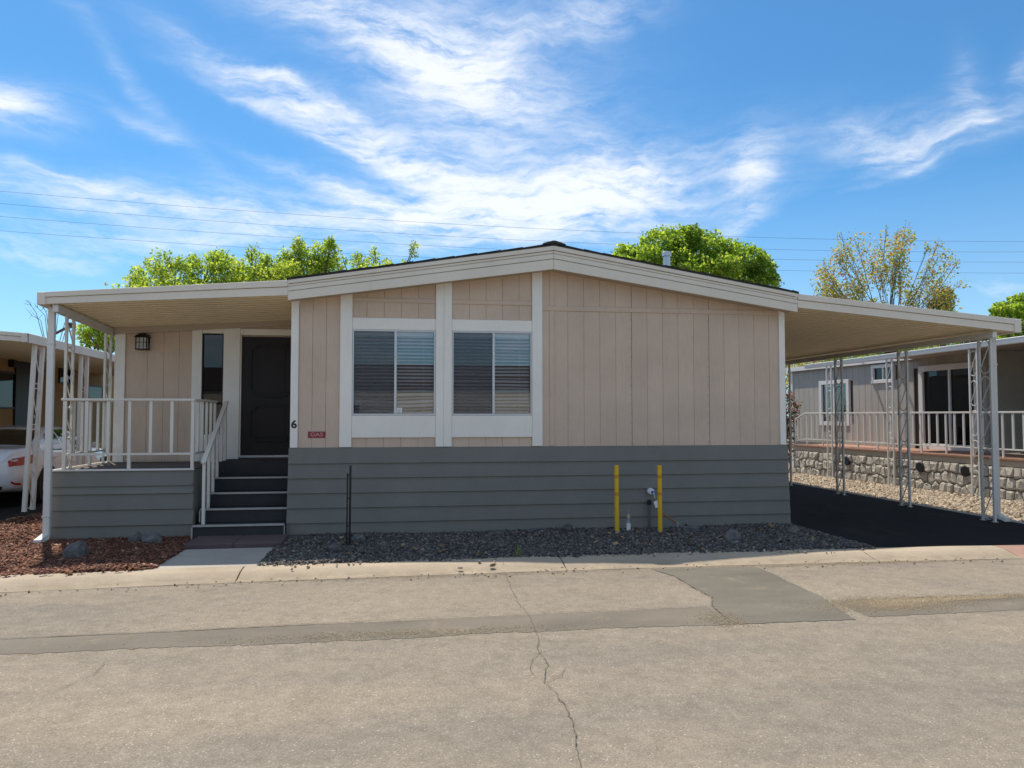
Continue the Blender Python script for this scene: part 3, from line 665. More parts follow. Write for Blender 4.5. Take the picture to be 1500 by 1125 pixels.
# porch wall, set back 1.7 m
YD = 1.7
box('corner_board', 'white_trim', H, -2.895, -2.742, YD - .028, YD + .06, .95, 3.03)
xs = [-2.74, -2.42, -2.18, -1.95, -1.755]
for a, b in zip(xs[:-1], xs[1:]): plank(a, b, .95, 3.10, 3.10, YD)
for (a, b, z) in ((-1.753, -1.603, 3.06), (-1.277, -1.027, 3.10)):
    box('upright_board', 'white_trim', H, a, b, YD - .030, YD + .05, .95, z)
box('sidelight_header', 'white_trim', H, -1.601, -1.279, YD - .026, YD + .05, 2.972, 3.06); box('sidelight_apron', 'white_trim', H, -1.601, -1.279, YD - .026, YD + .05, .95, 1.37)
sidelt = MB().box(-1.601, -1.585, YD - .016, YD + .04, 1.372, 2.970).box(-1.295, -1.279, YD - .016, YD + .04, 1.372, 2.970).box(-1.585, -1.295, YD - .016, YD + .04, 1.372, 1.388).box(-1.585, -1.295, YD - .016, YD + .04, 2.954, 2.970).build('sidelight', 'door_paint', H)
MB().box(-1.585, -1.295, YD + .012, YD + .018, 1.388, 2.954).build('pane', 'dark_glass', sidelt)
MB().box(-2.85, .0, YD + .055, YD + .09, 3.0, 3.34).build('wall', 'tan_siding', H)
MB().hexa([(-2.90, YD - .045, 2.93), (-.0, YD - .045, 3.135), (-.0, YD - .02, 3.135), (-2.90, YD - .02, 2.93), (-2.90, YD - .045, 3.04), (-.0, YD - .045, 3.24), (-.0, YD - .02, 3.24), (-2.90, YD - .02, 3.04)]).build('ledger_board', 'soffit', H, bevel=.003)
box('door_header', 'white_trim', H, -1.025, -.0, YD - .026, YD + .05, 2.955, 3.055)
for k, (a, b) in enumerate(((-1.025, -.78), (-.78, -.54), (-.54, -.30), (-.30, -.0))): plank(a, b, 3.057, 3.26, 3.26, YD + .004)
box('door_frame', 'white_trim', H, -1.025, -1.005, YD - .01, YD + .05, 1.02, 2.953)
door = box('front_door', 'door_paint', H, -1.003, -.075, YD + .012, YD + .055, 1.045, 2.93, .004)
box('door_frame', 'white_trim', H, -.073, -.0, YD - .01, YD + .05, 1.02, 2.953)
def moulding(x0, x1, z0, z1, notch=.09):
    pts = [(x0 + notch, z0), (x1 - notch, z0), (x1 - notch, z0 + notch * .45), (x1, z0 + notch), (x1, z1 - notch), (x1 - notch, z1 - notch * .45), (x1 - notch, z1), (x0 + notch, z1), (x0 + notch, z1 - notch * .45), (x0, z1 - notch), (x0, z0 + notch), (x0 + notch, z0 + notch * .45)]
    mb = MB()
    for p, q in zip(pts, pts[1:] + pts[:1]): mb.bar((p[0], YD + .003, p[1]), (q[0], YD + .003, q[1]), .030, .024, up=(0, 1, 0))
    mb.build('panel_moulding', 'door_paint', door, bevel=.003)
    MB().box(x0 + notch + .02, x1 - notch - .02, YD + .004, YD + .012, z0 + .05, z1 - .05).build('raised_panel', 'door_paint', door, bevel=.004)
moulding(-.86, -.22, 1.98, 2.80); moulding(-.86, -.22, 1.27, 1.83)
MB().lathe((-.165, YD - .055, 1.98), [(.012, 0), (.016, .01), (.030, .02), (.033, .035), (.022, .05), (.010, .055), (.010, .068)], 14, 'y').build('door_handle', 'valve_metal', door, smooth=True)
box('threshold', 'valve_metal', H, -1.02, -.02, YD - .06, YD + .05, 1.005, 1.04)
# porch lantern
LM = MB().box(-2.555, -2.385, YD - .014, YD - .004, 2.80, 2.93).build('wall_lamp', 'black_iron', H, bevel=.002)
lc = MB()
for x in (-2.548, -2.392):
    for y in (YD - .15, YD - .02): lc.box(x - .006, x + .006, y - .006, y + .006, 2.70, 2.885)
for x in (-2.50, -2.44): lc.box(x - .004, x + .004, YD - .154, YD - .147, 2.71, 2.885)
lc.box(-2.56, -2.38, YD - .16, YD - .012, 2.69, 2.705).box(-2.56, -2.38, YD - .157, YD - .147, 2.80, 2.808)
lc.hexa([(-2.575, YD - .175, 2.885), (-2.365, YD - .175, 2.885), (-2.365, YD - .002, 2.885), (-2.575, YD - .002, 2.885), (-2.51, YD - .12, 2.95), (-2.43, YD - .12, 2.95), (-2.43, YD - .03, 2.95), (-2.51, YD - .03, 2.95)])
lc.build('cage', 'black_iron', LM); MB().box(-2.535, -2.405, YD - .14, YD - .03, 2.705, 2.88).build('lamp_glass', 'frosted', LM)

# red GAS plate on the siding
G = empty('gas_sign', (.35, -.004, 1.405), 'small dark red plate lettered GAS beside the corner board', 'sign')
MB().box(.235, .470, -.008, -.0015, 1.36, 1.452).build('plate', 'red_sign', G, bevel=.002)
MB().box(.232, .473, -.0095, -.0082, 1.447, 1.455).build('plate_edge', 'sign_white', G)
text('GAS', 'lettering', 'sign_white', G, (.352, -.0095, 1.404), .075, .0005, .001, sx=1.25)

# ------------------------------------------------------------------ porch: deck, stairs, rails
D = empty('porch_deck', (-2.18, .9, 0), 'grey clad porch deck with white front edge, left of the steps', 'porch deck')
DX0, DX1, DY0, DZ = -3.065, -1.285, .05, .95
DB = [.925, .735, .630, .420, .210, -.02]
for k in range(5):
    lap_board(DX0 - .003 * k, DX1 + .004 * k, DB[k], DB[k + 1], DY0 + .02 - .003 * k, D)
    zt, zb = DB[k], DB[k + 1]
    MB().hexa([(DX1 - .012, DY0 + .004, zb - .01), (DX1 + .016 + .004 * k, DY0 + .004, zb - .01), (DX1 + .016 + .004 * k, YD - .03, zb - .01), (DX1 - .012, YD - .03, zb - .01), (DX1 - .012, DY0 + .004, zt), (DX1 + .005 + .003 * k, DY0 + .004, zt), (DX1 + .005 + .003 * k, YD - .03, zt), (DX1 - .012, YD - .03, zt)]).build('skirting_board', 'skirt_grey', D)
    MB().hexa([(DX0 - .016 - .003 * k, DY0 + .004, zb - .01), (DX0 + .012, DY0 + .004, zb - .01), (DX0 + .012, 1.9, zb - .01), (DX0 - .016 - .003 * k, 1.9, zb - .01), (DX0 - .005, DY0 + .004, zt), (DX0 + .012, DY0 + .004, zt), (DX0 + .012, 1.9, zt), (DX0 - .005, 1.9, zt)]).build('skirting_board', 'skirt_grey', D)
box('deck_floor', 'deck_carpet', D, DX0 + .013, DX1 - .013, DY0 + .035, YD - .031, .86, .945)
box('edge_trim', 'metal_white', D, DX0 - .012, DX1 + .010, DY0 - .016, DY0 + .034, .927, .952)
box('edge_trim', 'rail_paint', D, DX0 - .014, DX0 + .012, DY0 + .035, YD + .15, .928, .953)

RL = empty('porch_railing', (-2.1, .2, .95), 'white metal railing round three sides of the porch deck', 'railing')
ry = DY0 + .012; xl, xr = -2.93, -1.305; zt = 1.890
box('top_rail', 'rail_paint', RL, xl - .045, xr + .03, ry - .03, ry + .03, zt - .02, zt + .012, .004)
box('bottom_rail', 'rail_paint', RL, xl, xr, ry - .012, ry + .018, 1.135, 1.165, .003)
for i in range(7):
    x = xl + (xr - xl) * i / 6; post = i in (0, 3, 6)
    box('baluster', 'rail_paint', RL, x - .021, x + .021, ry - .014, ry + .02, .953 if post else 1.166, zt - .021, .003)
box('top_rail', 'rail_paint', RL, xl - .03, xl + .03, ry + .032, YD - .05, zt - .02, zt + .010, .004)
box('bottom_rail', 'rail_paint', RL, xl - .015, xl + .015, ry + .022, YD - .05, 1.135, 1.165, .003)
for i in range(1, 6):
    y = ry + .28 * i; box('baluster', 'rail_paint', RL, xl - .018, xl + .018, y - .02, y + .02, .954 if i in (3,) else 1.166, zt - .021, .003)
box('top_rail', 'rail_paint', RL, xr - .03, xr + .03, ry + .032, YD - .35, zt - .02, zt + .010, .004)
box('bottom_rail', 'rail_paint', RL, xr - .012, xr + .018, ry + .022, YD - .35, 1.135, 1.165, .003)
for i in range(1, 6):
    y = ry + .245 * i; box('baluster', 'rail_paint', RL, xr - .016, xr + .02, y - .02, y + .02, .954 if i == 5 else 1.166, zt - .021, .003)

ST = empty('porch_steps', (-.62, .3, 0), 'five dark carpeted porch steps with pale metal nosings', 'steps')
SZ = [.215, .400, .590, .782, 1.000]; SY = [-.20, .08, .36, .64, .92, 1.66]
for k in range(5):
    x0, x1 = -1.215 + (.0 if k == 0 else .03), -.045
    yb = SY[k + 1] if k < 4 else 1.635
    MB().box(x0, x1, SY[k], YD - .08 if k == 4 else SY[k + 1] + .0, 0 if k == 0 else SZ[k - 1] - .01, SZ[k] - .012).build('step', 'step_carpet', ST, bevel=.006)
    if k < 4: box('nosing', 'nosing', ST, x0 - .004, x1 + .004, SY[k] - .022, SY[k] + .03, SZ[k] - .026, SZ[k] - .001, .003)
box('edge_strip', 'nosing', ST, -1.236, -1.216, SY[0] - .015, SY[0] + .01, .0, SZ[0] - .028, .002); box('edge_strip', 'nosing', ST, -.044, -.032, SY[0] - .016, SY[0] + .01, 0, SZ[0] - .028, .002)
box('edge_strip', 'nosing', ST, -1.206, -1.19, SY[1] - .012, SY[1] + .01, SZ[0], SZ[1] - .028, .002)
HRL = empty('stair_handrail', (-1.1, 0, .2), 'white sloping handrail down the left side of the porch steps', 'handrail')
pa, pb = Vector((-1.12, -.10, 1.03)), Vector((-1.12, 1.22, 1.885))
MB().bar(pa, pb, .062, .035).build('top_rail', 'rail_paint', HRL, bevel=.004)
for i, y in enumerate((-.05, .20, .44, .68, .92, 1.16)):
    z = pa.z + (pb.z - pa.z) * (y - pa.y) / (pb.y - pa.y) - .02; zb = [.19, .39, .58, .77, .99, .99][i]
    box('baluster', 'rail_paint', HRL, -1.14, -1.10, y - .02, y + .02, zb if i in (0, 5) else zb + .0, z, .003)
PV = empty('paver_step', (-.55, -.55, 0), 'low purple brown brick slab at the foot of the porch steps', 'paving slab')
for k in range(2): box('slab', 'brick_step', PV, -1.14 + .585 * k, -1.14 + .585 * k + .58, -.90, -.225, .0, .075, .008)

# ------------------------------------------------------------------ awnings
def awning(name, loc, label, x_in, x_out, zi, zo, yf, yb, h, drop, gutter, pan, pan_name='roof_pan'):
    """zi, zo: fascia bottom height at the house and at the outer edge."""
    A = empty(name, loc, label, 'awning'); o3 = Vector(loc); sg = 1 if x_out > x_in else -1
    n = int((yb - yf - .02) / pan); L = abs(x_out - x_in) - gutter
    zf = lambda x: zi + (zo - zi) * (x - x_in) / (x_out - x_in)
    # one roof pan, shared by every pan of the awning
    prof = [(0, 0), (pan - .040, 0), (pan - .034, .045), (pan - .006, .045), (pan, .0), (pan, .05), (pan - .03, .058), (pan - .044, .012), (0, .012)]
    m = len(prof); vs = []
    for x in (x_in, x_out - sg * gutter): vs += [(x - o3.x, y, zf(x) + .012 + z - o3.z) for y, z in prof]
    fs = [tuple(range(m)), tuple(range(2 * m - 1, m - 1, -1))] + [(i, (i + 1) % m, (i + 1) % m + m, i + m) for i in range(m)]
    me = bpy.data.meshes.new(pan_name); me.from_pydata(vs, [], fs); me.materials.append(MATS['awning_tan'])
    bm = bmesh.new(); bm.from_mesh(me); bmesh.ops.recalc_face_normals(bm, faces=bm.faces); bm.to_mesh(me); bm.free()
    for i in range(n):
        p = bpy.data.objects.new(pan_name, me); COL.objects.link(p); p.parent = A
        y = yf + .02 + i * pan; p.location = (0, y - o3.y, -drop * (y - yf))
    # two-band front fascia
    for (f0, f1, dy) in ((0, .55, 0), (.58, 1.0, -.016)):
        a, b = min(x_in, x_out), max(x_in, x_out); q = []
        for f in (f0, f1):
            ha = h[0] if a == x_in else h[1]; hb = h[0] if b == x_in else h[1]
            za, zb = zf(a) + ha * f, zf(b) + hb * f
            q += [(a, yf + dy, za), (b, yf + dy, zb), (b, yf + .016, zb), (a, yf + .016, za)]
        MB().hexa(q).build('fascia', 'fascia_paint', A, bevel=.003)
    a, b = min(x_in, x_out), max(x_in, x_out)
    MB().hexa([(a, yf + .018, zf(a) + .01), (b, yf + .018, zf(b) + .01), (b, yf + .03, zf(b) + .01), (a, yf + .03, zf(a) + .01), (a, yf + .018, zf(a) + .14), (b, yf + .018, zf(b) + .14), (b, yf + .03, zf(b) + .14), (a, yf + .03, zf(a) + .14)]).build('fascia_backing', 'soffit', A)
    g0, g1 = sorted((x_out, x_out - sg * gutter))
    q = MB()
    zo2 = zo + .0
    q.hexa([(g0, yf - .024, zo2 - .004), (g1, yf - .024, zo2 - .004), (g1, yb, zo2 - .004 - drop * (yb - yf)), (g0, yb, zo2 - .004 - drop * (yb - yf)), (g0, yf - .024, zo2 + h[1] + .004), (g1, yf - .024, zo2 + h[1] + .004), (g1, yb, zo2 + h[1] + .004 - drop * (yb - yf)), (g0, yb, zo2 + h[1] + .004 - drop * (yb - yf))])
    q.build('gutter', 'fascia_paint', A, bevel=.006)
    return A
PA = awning('porch_awning', (-1.5, 0, 3.1), 'flat cream ribbed porch awning over the front door, left of the gable', -.018, -3.15, 3.300, 3.108, -.30, 2.05, (.205, .155), .050, .10, .145)
MB().hexa([(-2.985, -.26, 3.020), (-2.915, -.26, 3.020), (-2.915, 2.0, 2.905), (-2.985, 2.0, 2.905), (-2.985, -.26, 3.115), (-2.915, -.26, 3.118), (-2.915, 2.0, 3.003), (-2.985, 2.0, 3.0)]).build('beam', 'metal_white', PA, bevel=.003)
CA = awning('carport_awning', (9.2, 3, 3.1), 'long cream ribbed carport awning over the dark driveway', 7.392, 11.14, 3.290, 2.975, -.30, 11.5, (.205, .205), 0.0, .12, .155)
MB().box(10.70, 10.78, -.24, 11.4, 2.895, 2.985).build('beam', 'metal_white', CA, bevel=.003)

# ------------------------------------------------------------------ lattice posts with scrolls
def post_parts(P, base, top, mat, sp=.11, dirn=(0, 1, 0), w=.034, nscroll=5):
    """two slim uprights joined by S scrolls; base and top are world points of the pair's centre."""
    b, t = Vector(base), Vector(top); d = Vector(dirn)
    for s in (-1, 1): MB().bar(b + d * sp * s, t + d * sp * s, w, w, up=(1, 0, 0)).build('upright', mat, P, bevel=.003)
    H_ = (t - b).length; ax = (t - b).normalized(); step = H_ / nscroll; r = sp - w / 2 - .009
    for k in range(nscroll):
        c = b + ax * (step * (k + .5)); pts = []
        q = step * .30
        for i in range(9): a = math.pi * i / 8; pts.append(c + d * (r * math.cos(a)) + ax * (q + r * math.sin(a)))
        hook2 = [c + d * (r * math.cos(-math.pi * i / 8)) + ax * (-q + r * math.sin(-math.pi * i / 8)) for i in range(9)]
        MB().tube(pts + hook2, .0085, 6).build('scroll', mat, P)
    for s in (-1, 1):
        q = b + d * sp * s; MB().box(q.x - .035, q.x + .035, q.y - .035, q.y + .035, q.z, q.z + .008).build('foot_plate', mat, P)
def lattice(base, top, label, group, mat='metal_white', **k):
    P = empty('lattice_post', base, label, 'post', group); post_parts(P, base, top, mat, **k); return P
PG = 'lattice posts under the porch awning'; CG = 'lattice posts under the carport awning'; NG = 'lattice posts along the neighbouring deck on the right'; LG = 'lattice posts of the carport on the left'
lattice((-2.95, .20, .953), (-2.95, .20, 3.005), 'front scroll post under the porch awning, beside its white downpipe', PG, 'rail_paint')
lattice((-2.95, 1.56, .95), (-2.95, 1.56, 2.925), 'rear scroll post standing on the porch deck by the house corner', PG, 'rail_paint')
for y, lab in ((-.02, 'front scroll post of the carport, beside its thick downpipe'), (1.97, 'second scroll post back along the dark driveway'), (4.04, 'third scroll post back along the dark driveway'), (6.2, 'farthest scroll post of the carport, just past the house corner board')):
    lattice((10.74, y, 0), (10.74, y, 2.895), lab, CG, 'metal_grey', sp=.12, w=.038)
def downpipe(x, y, z0, z1, w, label, sg, mat='metal_white'):
    P = empty('downpipe', (x, y, z0), label, 'downpipe', 'awning downpipes')
    MB().box(x - w / 2, x + w / 2, y - .03, y + .03, z0 + .10, z1).build('pipe', mat, P, bevel=.008)
    MB().hexa([(x - w / 2 - .004 + sg * .05, y - .15, z0 + .012), (x + w / 2 + .004 + sg * .05, y - .15, z0 + .012), (x + w / 2 + .004, y - .034, z0 + .06), (x - w / 2 - .004, y - .034, z0 + .06), (x - w / 2 - .004 + sg * .05, y - .15, z0 + .07), (x + w / 2 + .004 + sg * .05, y - .15, z0 + .07), (x + w / 2 + .004, y + .034, z0 + .15), (x - w / 2 - .004, y + .034, z0 + .15)]).build('shoe', mat, P, bevel=.006)
    for z in (z0 + .34, z1 - .5): box('strap', 'metal_grey', P, x - w / 2 - .008, x + w / 2 + .008, y - .036, y + .036, z, z + .022, .002)
downpipe(-3.06, -.09, .0, 3.10, .085, 'white square downpipe at the porch awning corner, by red mulch', -1)
downpipe(10.835, -.08, .0, 2.97, .090, 'thick pale downpipe at the carport front corner', 1, 'metal_grey')

# ------------------------------------------------------------------ yard: rocks, stake, bollards, gas riser
def rock(x, y, z, sx, sy, sz, label, seed, name='rock', mat='rock', group='loose rocks in the front beds'):
    bm = bmesh.new(); bmesh.ops.create_icosphere(bm, subdivisions=3, radius=1); rd = random.Random(seed)
    planes = [(Vector((rd.gauss(0, 1), rd.gauss(0, 1), rd.gauss(0, .8))).normalized(), rd.uniform(.62, .92)) for _ in range(16)]
    for v in bm.verts:
        p = v.co.copy()
        for n, d in planes:
            k = p.dot(n)
            if k > d: p -= n * (k - d)
        p *= 1 + .05 * math.sin(9 * p.x + seed) * math.sin(8 * p.y + 2 * p.z)
        v.co = (p.x * sx, p.y * sy, max(p.z, -.45) * sz)
    me = bpy.data.meshes.new(name); bm.to_mesh(me); bm.free(); me.materials.append(MATS[mat])
    o = bpy.data.objects.new(name, me); COL.objects.link(o); o.location = (x, y, z); o.rotation_euler.z = rd.uniform(0, 6)
    return tag(o, label, 'rock', group)
for i, (x, y, sx, sy, sz, lab) in enumerate([
    (-2.25, -1.22, .25, .17, .15, 'largest pale rock lying in the red mulch before the porch'),
    (-1.92, -.24, .10, .08, .12, 'upright grey rock against the porch skirting, in dark mulch'),
    (-1.70, -.30, .15, .09, .11, 'rough grey rock nearest the brick slab, against the porch skirting'),
    (.74, -1.40, .13, .10, .085, 'dark rock in front of the thin black stake'),
    (.97, -.66, .09, .08, .10, 'bluish rock just behind the thin black stake'),
    (2.80, -.48, .17, .10, .065, 'flat brown rock on gravel below the right-hand window'),
    (3.86, -.24, .10, .08, .09, 'blocky grey rock by the skirting, left of both yellow posts'),
    (5.86, -1.28, .14, .12, .12, 'round dark rock on gravel to the right of the yellow posts'),
    (7.02, -.75, .10, .08, .08, 'bluish rock at the house corner beside the dark driveway')]):
    rock(x, y, .045, sx, sy, sz, lab, i * 7 + 3)
rock(2.16, curve_y(2) - 2.42, .0, .035, .03, .022, 'flat pinkish pebble lying on the kerb', 5, 'pebble', mat='pebble_pink', group='pebbles on the kerb')
rock(2.52, curve_y(2) - 2.38, .01, .04, .03, .028, 'dark brown pebble lying on the kerb', 9, 'pebble', mat='pebble_brown', group='pebbles on the kerb')
bk = box('concrete_block', 'rock', None, 5.44, 5.68, -.62, -.50, .0, .105, .010); tag(bk, 'grey concrete block on gravel, right of the copper pipe', 'block')
sk = empty('black_stake', (.85, -.86, 0), 'thin black double bar stake standing in the gravel bed', 'stake')
MB().bar((.868, -.86, -.05), (.872, -.86, 1.03), .026, .03, up=(0, 1, 0)).build('bar', 'black_iron', sk, bevel=.002)
MB().bar((.832, -.87, -.05), (.836, -.87, .93), .018, .02, up=(0, 1, 0)).build('bar', 'black_iron', sk, bevel=.002)
for z in (.25, .6, .9): MB().box(.84, .862, -.872, -.856, z, z + .014).build('rivet', 'black_iron', sk)
def bollard(x, y, lean, label):
    B = empty('yellow_bollard', (x, y, 0), label, 'bollard', 'yellow bollards guarding the gas riser')
    f = lambda z: (x + lean * z, y, z)
    MB().tube([f(-.05), f(.08)], .030, 14).build('foot', 'concrete_pad', B, smooth=False)
    MB().tube([f(.07), f(.965)], .0315, 16).build('pipe', 'yellow_paint', B)
    for z in (.56, .80): MB().tube([f(z), f(z + .045)], .0328, 16).build('tape_band', 'yellow_worn', B)
    MB().lathe((x + lean * .965, y, .965), [(.034, -.02), (.034, .004), (.02, .012), (.005, .014)], 16).build('cap', 'yellow_paint', B)
bollard(4.49, -.58, -.004, 'yellow bollard left of the small gas valve')
bollard(5.085, -.66, -.004, 'yellow bollard in front of the copper gas pipe')
gv = empty('gas_valve', (4.735, -.32, 0), 'short white gas valve with brass fittings between the bollards', 'valve')
MB().lathe((4.735, -.32, -.02), [(.030, 0), (.030, .145), (.026, .155)], 16).build('sleeve', 'white_plastic', gv)
MB().lathe((4.735, -.32, .135), [(.024, 0), (.024, .025), (.016, .03), (.016, .06), (.022, .065), (.022, .085), (.013, .09), (.011, .13)], 12).build('fitting', 'valve_metal', gv)
MB().box(4.70, 4.775, -.327, -.313, .225, .24).box(4.731, 4.739, -.324, -.316, .26, .345).build('handle', 'yellow_worn', gv)
hb = empty('gas_riser', (5.13, -.14, 0), 'grey gas riser with round white cap and copper line', 'gas pipe')
MB().tube([(5.105, -.14, -.03), (5.105, -.14, .40)], .022, 12).build('riser_pipe', 'pipe_grey', hb)
MB().lathe((5.105, -.14, .37), [(.027, 0), (.03, .005), (.03, .06), (.02, .07)], 12).build('riser_cap', 'black_iron', hb)
MB().lathe((5.14, -.155, .560), [(.046, .09), (.048, .02), (.040, .0)], 20, 'y').build('round_cap', 'white_plastic', hb)
MB().lathe((5.152, -.172, .552), [(.026, .02), (.022, .0)], 12, 'y').build('blue_seal', 'blue_plastic', hb)
MB().tube([(5.15, -.18, .545), (5.165, -.19, .52), (5.172, -.19, .47)], .012, 10).build('elbow', 'valve_metal', hb)
MB().tube([(5.172, -.19, .47), (5.20, -.2, .40), (5.24, -.21, .30), (5.30, -.21, .235), (5.42, -.20, .155), (5.50, -.18, .105)], .0105, 8).build('copper_pipe', 'copper', hb)
MB().tube([(5.50, -.18, .105), (5.525, -.175, .09), (5.53, -.17, -.02)], .014, 8).build('copper_end', 'valve_metal', hb)
tg = MB(); a = math.radians(20); c0 = Vector((5.195, -.215, .385)); ux = Vector((math.cos(a), 0, math.sin(a))) * .036; uz = Vector((-math.sin(a), 0, math.cos(a))) * .048; yy = Vector((0, .003, 0))
tg.hexa([c0 - ux - uz, c0 + ux - uz, c0 + ux - uz + yy, c0 - ux - uz + yy, c0 - ux + uz, c0 + ux + uz, c0 + ux + uz + yy, c0 - ux + uz + yy]).build('tag', 'white_plastic', hb)
def weed(x, y, h, label):
    mb = MB(); rd = random.Random(4)
    Wd = empty('weed', (x, y, 0), label, 'weed')
    for k in range(7):
        a = rd.uniform(0, 6.28); s = rd.uniform(.03, .09); top = Vector((x + math.cos(a) * s, y + math.sin(a) * s, h * rd.uniform(.5, 1)))
        mid = Vector((x, y, 0)).lerp(top, .5) + Vector((0, 0, .02))
        MB().tube([(x, y, 0), mid, top], [.0035, .003, .0015], 5).build('stem', 'leaf_mid', Wd)
        for j in range(4):
            p = Vector((x, y, 0)).lerp(top, .35 + .2 * j); b = rd.uniform(0, 6.28); d = Vector((math.cos(b), math.sin(b), .5)) * rd.uniform(.02, .04); w = d.cross(Vector((0, 0, 1))).normalized() * .007
            mb.add([p, p + d * .5 + w, p + d, p + d * .5 - w], [(0, 1, 2, 3)])
    mb.build('leaves', 'leaf_mid', Wd, kind='stuff', recalc=False)
weed(2.87, curve_y(2.9) - 2.00, .16, 'small green weed growing at the kerb edge of the gravel')

# ------------------------------------------------------------------ neighbouring house on the right
NH = empty('neighbour_house', (14.1, 4.4, -.14), 'grey neighbouring house with stone clad deck base on the right', 'house', rz=.06); LOCAL.add(NH.name)
def nbx(name, mat, x0, x1, y0, y1, z0, z1, parent=None, bevel=.003, **k): return MB().box(x0, x1, y0, y1, z0, z1).build(name, mat, parent or NH, bevel, **k)
nbx('deck_base', 'mortar', .03, 1.45, -7, 6.85, -.1, .80)
nbx('deck_rim', 'soffit', .0, .06, -7, 6.87, .735, .868)
nbx('deck_floor', 'deck_tile', -.03, 1.50, -7, 6.9, .870, .915)
# stones of the deck base: clipped cells, each a piece of its own
def cells(w, h, sx, sz):
    pts = []; nz = int(h / sz)
    for j in range(nz):
        x = random.uniform(-.3, 0) * sx
        while x < w + sx: pts.append((x, (j + .5) * h / nz + random.uniform(-.3, .3) * sz)); x += sx * random.uniform(.65, 1.3)
    out = []
    for i, p in enumerate(pts):
        pl = [(max(0, p[0] - 1), 0), (min(w, p[0] + 1), 0), (min(w, p[0] + 1), h), (max(0, p[0] - 1), h)]
        for k, q in enumerate(pts):
            if k == i or abs(q[0] - p[0]) > 1.2: continue
            mx, mz, nx, nz_ = (p[0] + q[0]) / 2, (p[1] + q[1]) / 2, q[0] - p[0], q[1] - p[1]; new = []
            for a, b in zip(pl, pl[1:] + pl[:1]):
                da = (a[0] - mx) * nx + (a[1] - mz) * nz_; db = (b[0] - mx) * nx + (b[1] - mz) * nz_
                if da <= 0: new.append(a)
                if da * db < 0: t = da / (da - db); new.append((a[0] + (b[0] - a[0]) * t, a[1] + (b[1] - a[1]) * t))
            pl = new
            if len(pl) < 3: break
        if len(pl) >= 3: out.append(pl)
    return out
for pl in cells(10.3, .73, .235, .20):
    cx = sum(a for a, _ in pl) / len(pl); cz = sum(b for _, b in pl) / len(pl); dep = random.uniform(.035, .075)
    ring = lambda k, d, jit: [(d + random.uniform(-jit, jit), -3.5 + cx + (a - cx) * k, cz + (b - cz) * k) for a, b in pl]
    n = len(pl); vs = ring(.93, .035, 0) + ring(.88, .03 - dep * .75, .006) + ring(.55, .03 - dep, .012); fs = []
    for r_ in range(2):
        for k in range(n): fs.append((r_ * n + k, r_ * n + (k + 1) % n, (r_ + 1) * n + (k + 1) % n, (r_ + 1) * n + k))
    fs.append(tuple(2 * n + k for k in range(n)))
    MB().add(vs, fs).build('stone', 'stone_veneer', NH)
for ly, z in ((.10, .56), (1.48, .56), (4.25, .55)):
    MB().lathe((-.062, ly, z), [(.115, .0), (.13, .03), (.13, .09)], 14, 'x').build('vent', 'black_iron', NH)
# walls
for k in range(30):
    y0 = 1.18 + .285 * k
    if y0 > 9.2: break
    segs = [(.915, 3.42)]
    for (a, b, z0, z1) in ((6.16, 7.72, 1.49, 2.94), (4.2, 5.15, 2.76, 3.29), (1.25, 3.25, .9, 3.15)):
        if y0 + .285 > a + .05 and y0 < b - .05:
            new = []
            for (u, v) in segs:
                if z0 + .06 > u: new.append((u, z0 + .06))
                if z1 - .06 < v: new.append((z1 - .06, v))
            segs = [s_ for s_ in new if s_[1] - s_[0] > .06]
    for (u, v) in segs: MB().box(1.50, 1.53, y0 + .004, y0 + .281, u, v).build('siding_plank', 'nb_siding', NH, bevel=.004)
nbx('wall', 'interior', 1.56, 1.62, 1.2, 9.3, .9, 3.42); nbx('wall', 'nb_siding', 1.52, 8.5, 9.25, 9.35, -.1, 3.42)
nbx('wall', 'nb_siding', 1.505, 3.0, 1.06, 1.17, .915, 3.42); nbx('wall', 'nb_siding', 3.0, 3.1, -7, 1.16, .915, 3.42); nbx('wall', 'nb_siding', 1.52, 1.56, 6.95, 9.3, -.1, .92)
nbx('corner_board', 'nb_trim', 1.47, 1.55, 9.22, 9.36, .0, 3.40)
def nbwin(y0, y1, z0, z1, fw, pane, split=None, sub='window'):
    f = MB().box(1.46, 1.545, y0, y1, z0, z0 + fw).box(1.46, 1.545, y0, y1, z1 - fw, z1).box(1.46, 1.545, y0, y0 + fw, z0 + fw, z1 - fw).box(1.46, 1.545, y1 - fw, y1, z0 + fw, z1 - fw).build(sub, 'nb_trim', NH, bevel=.004)
    if split: MB().box(1.48, 1.55, split - .03, split + .03, z0 + fw, z1 - fw).build('mullion', 'nb_trim', f)
    edges = [y0 + fw] + ([split] if split else []) + [y1 - fw]
    for k, (a, b) in enumerate(zip(edges[:-1], edges[1:])): MB().box(1.525, 1.528, a, b, z0 + fw, z1 - fw).build('pane', pane, f)
    return f
w1 = nbwin(6.18, 7.70, 1.49, 2.94, .13, 'pane_glass', 6.95)
MB().box(1.545, 1.556, 6.3, 6.90, 1.6, 2.82).build('curtain', 'green_curtain', w1)
nbwin(4.2, 5.15, 2.75, 3.29, .10, 'dark_glass', 4.66)
nbwin(1.25, 3.25, .918, 3.14, .15, 'dark_glass', 2.2, 'sliding_door')
d2 = nbx('back_door', 'door_paint', 2.96, 3.0, .2, 1.0, .93, 3.0); nbx('door_handle', 'valve_metal', 2.92, 2.96, .85, .90, 1.9, 1.95, d2)
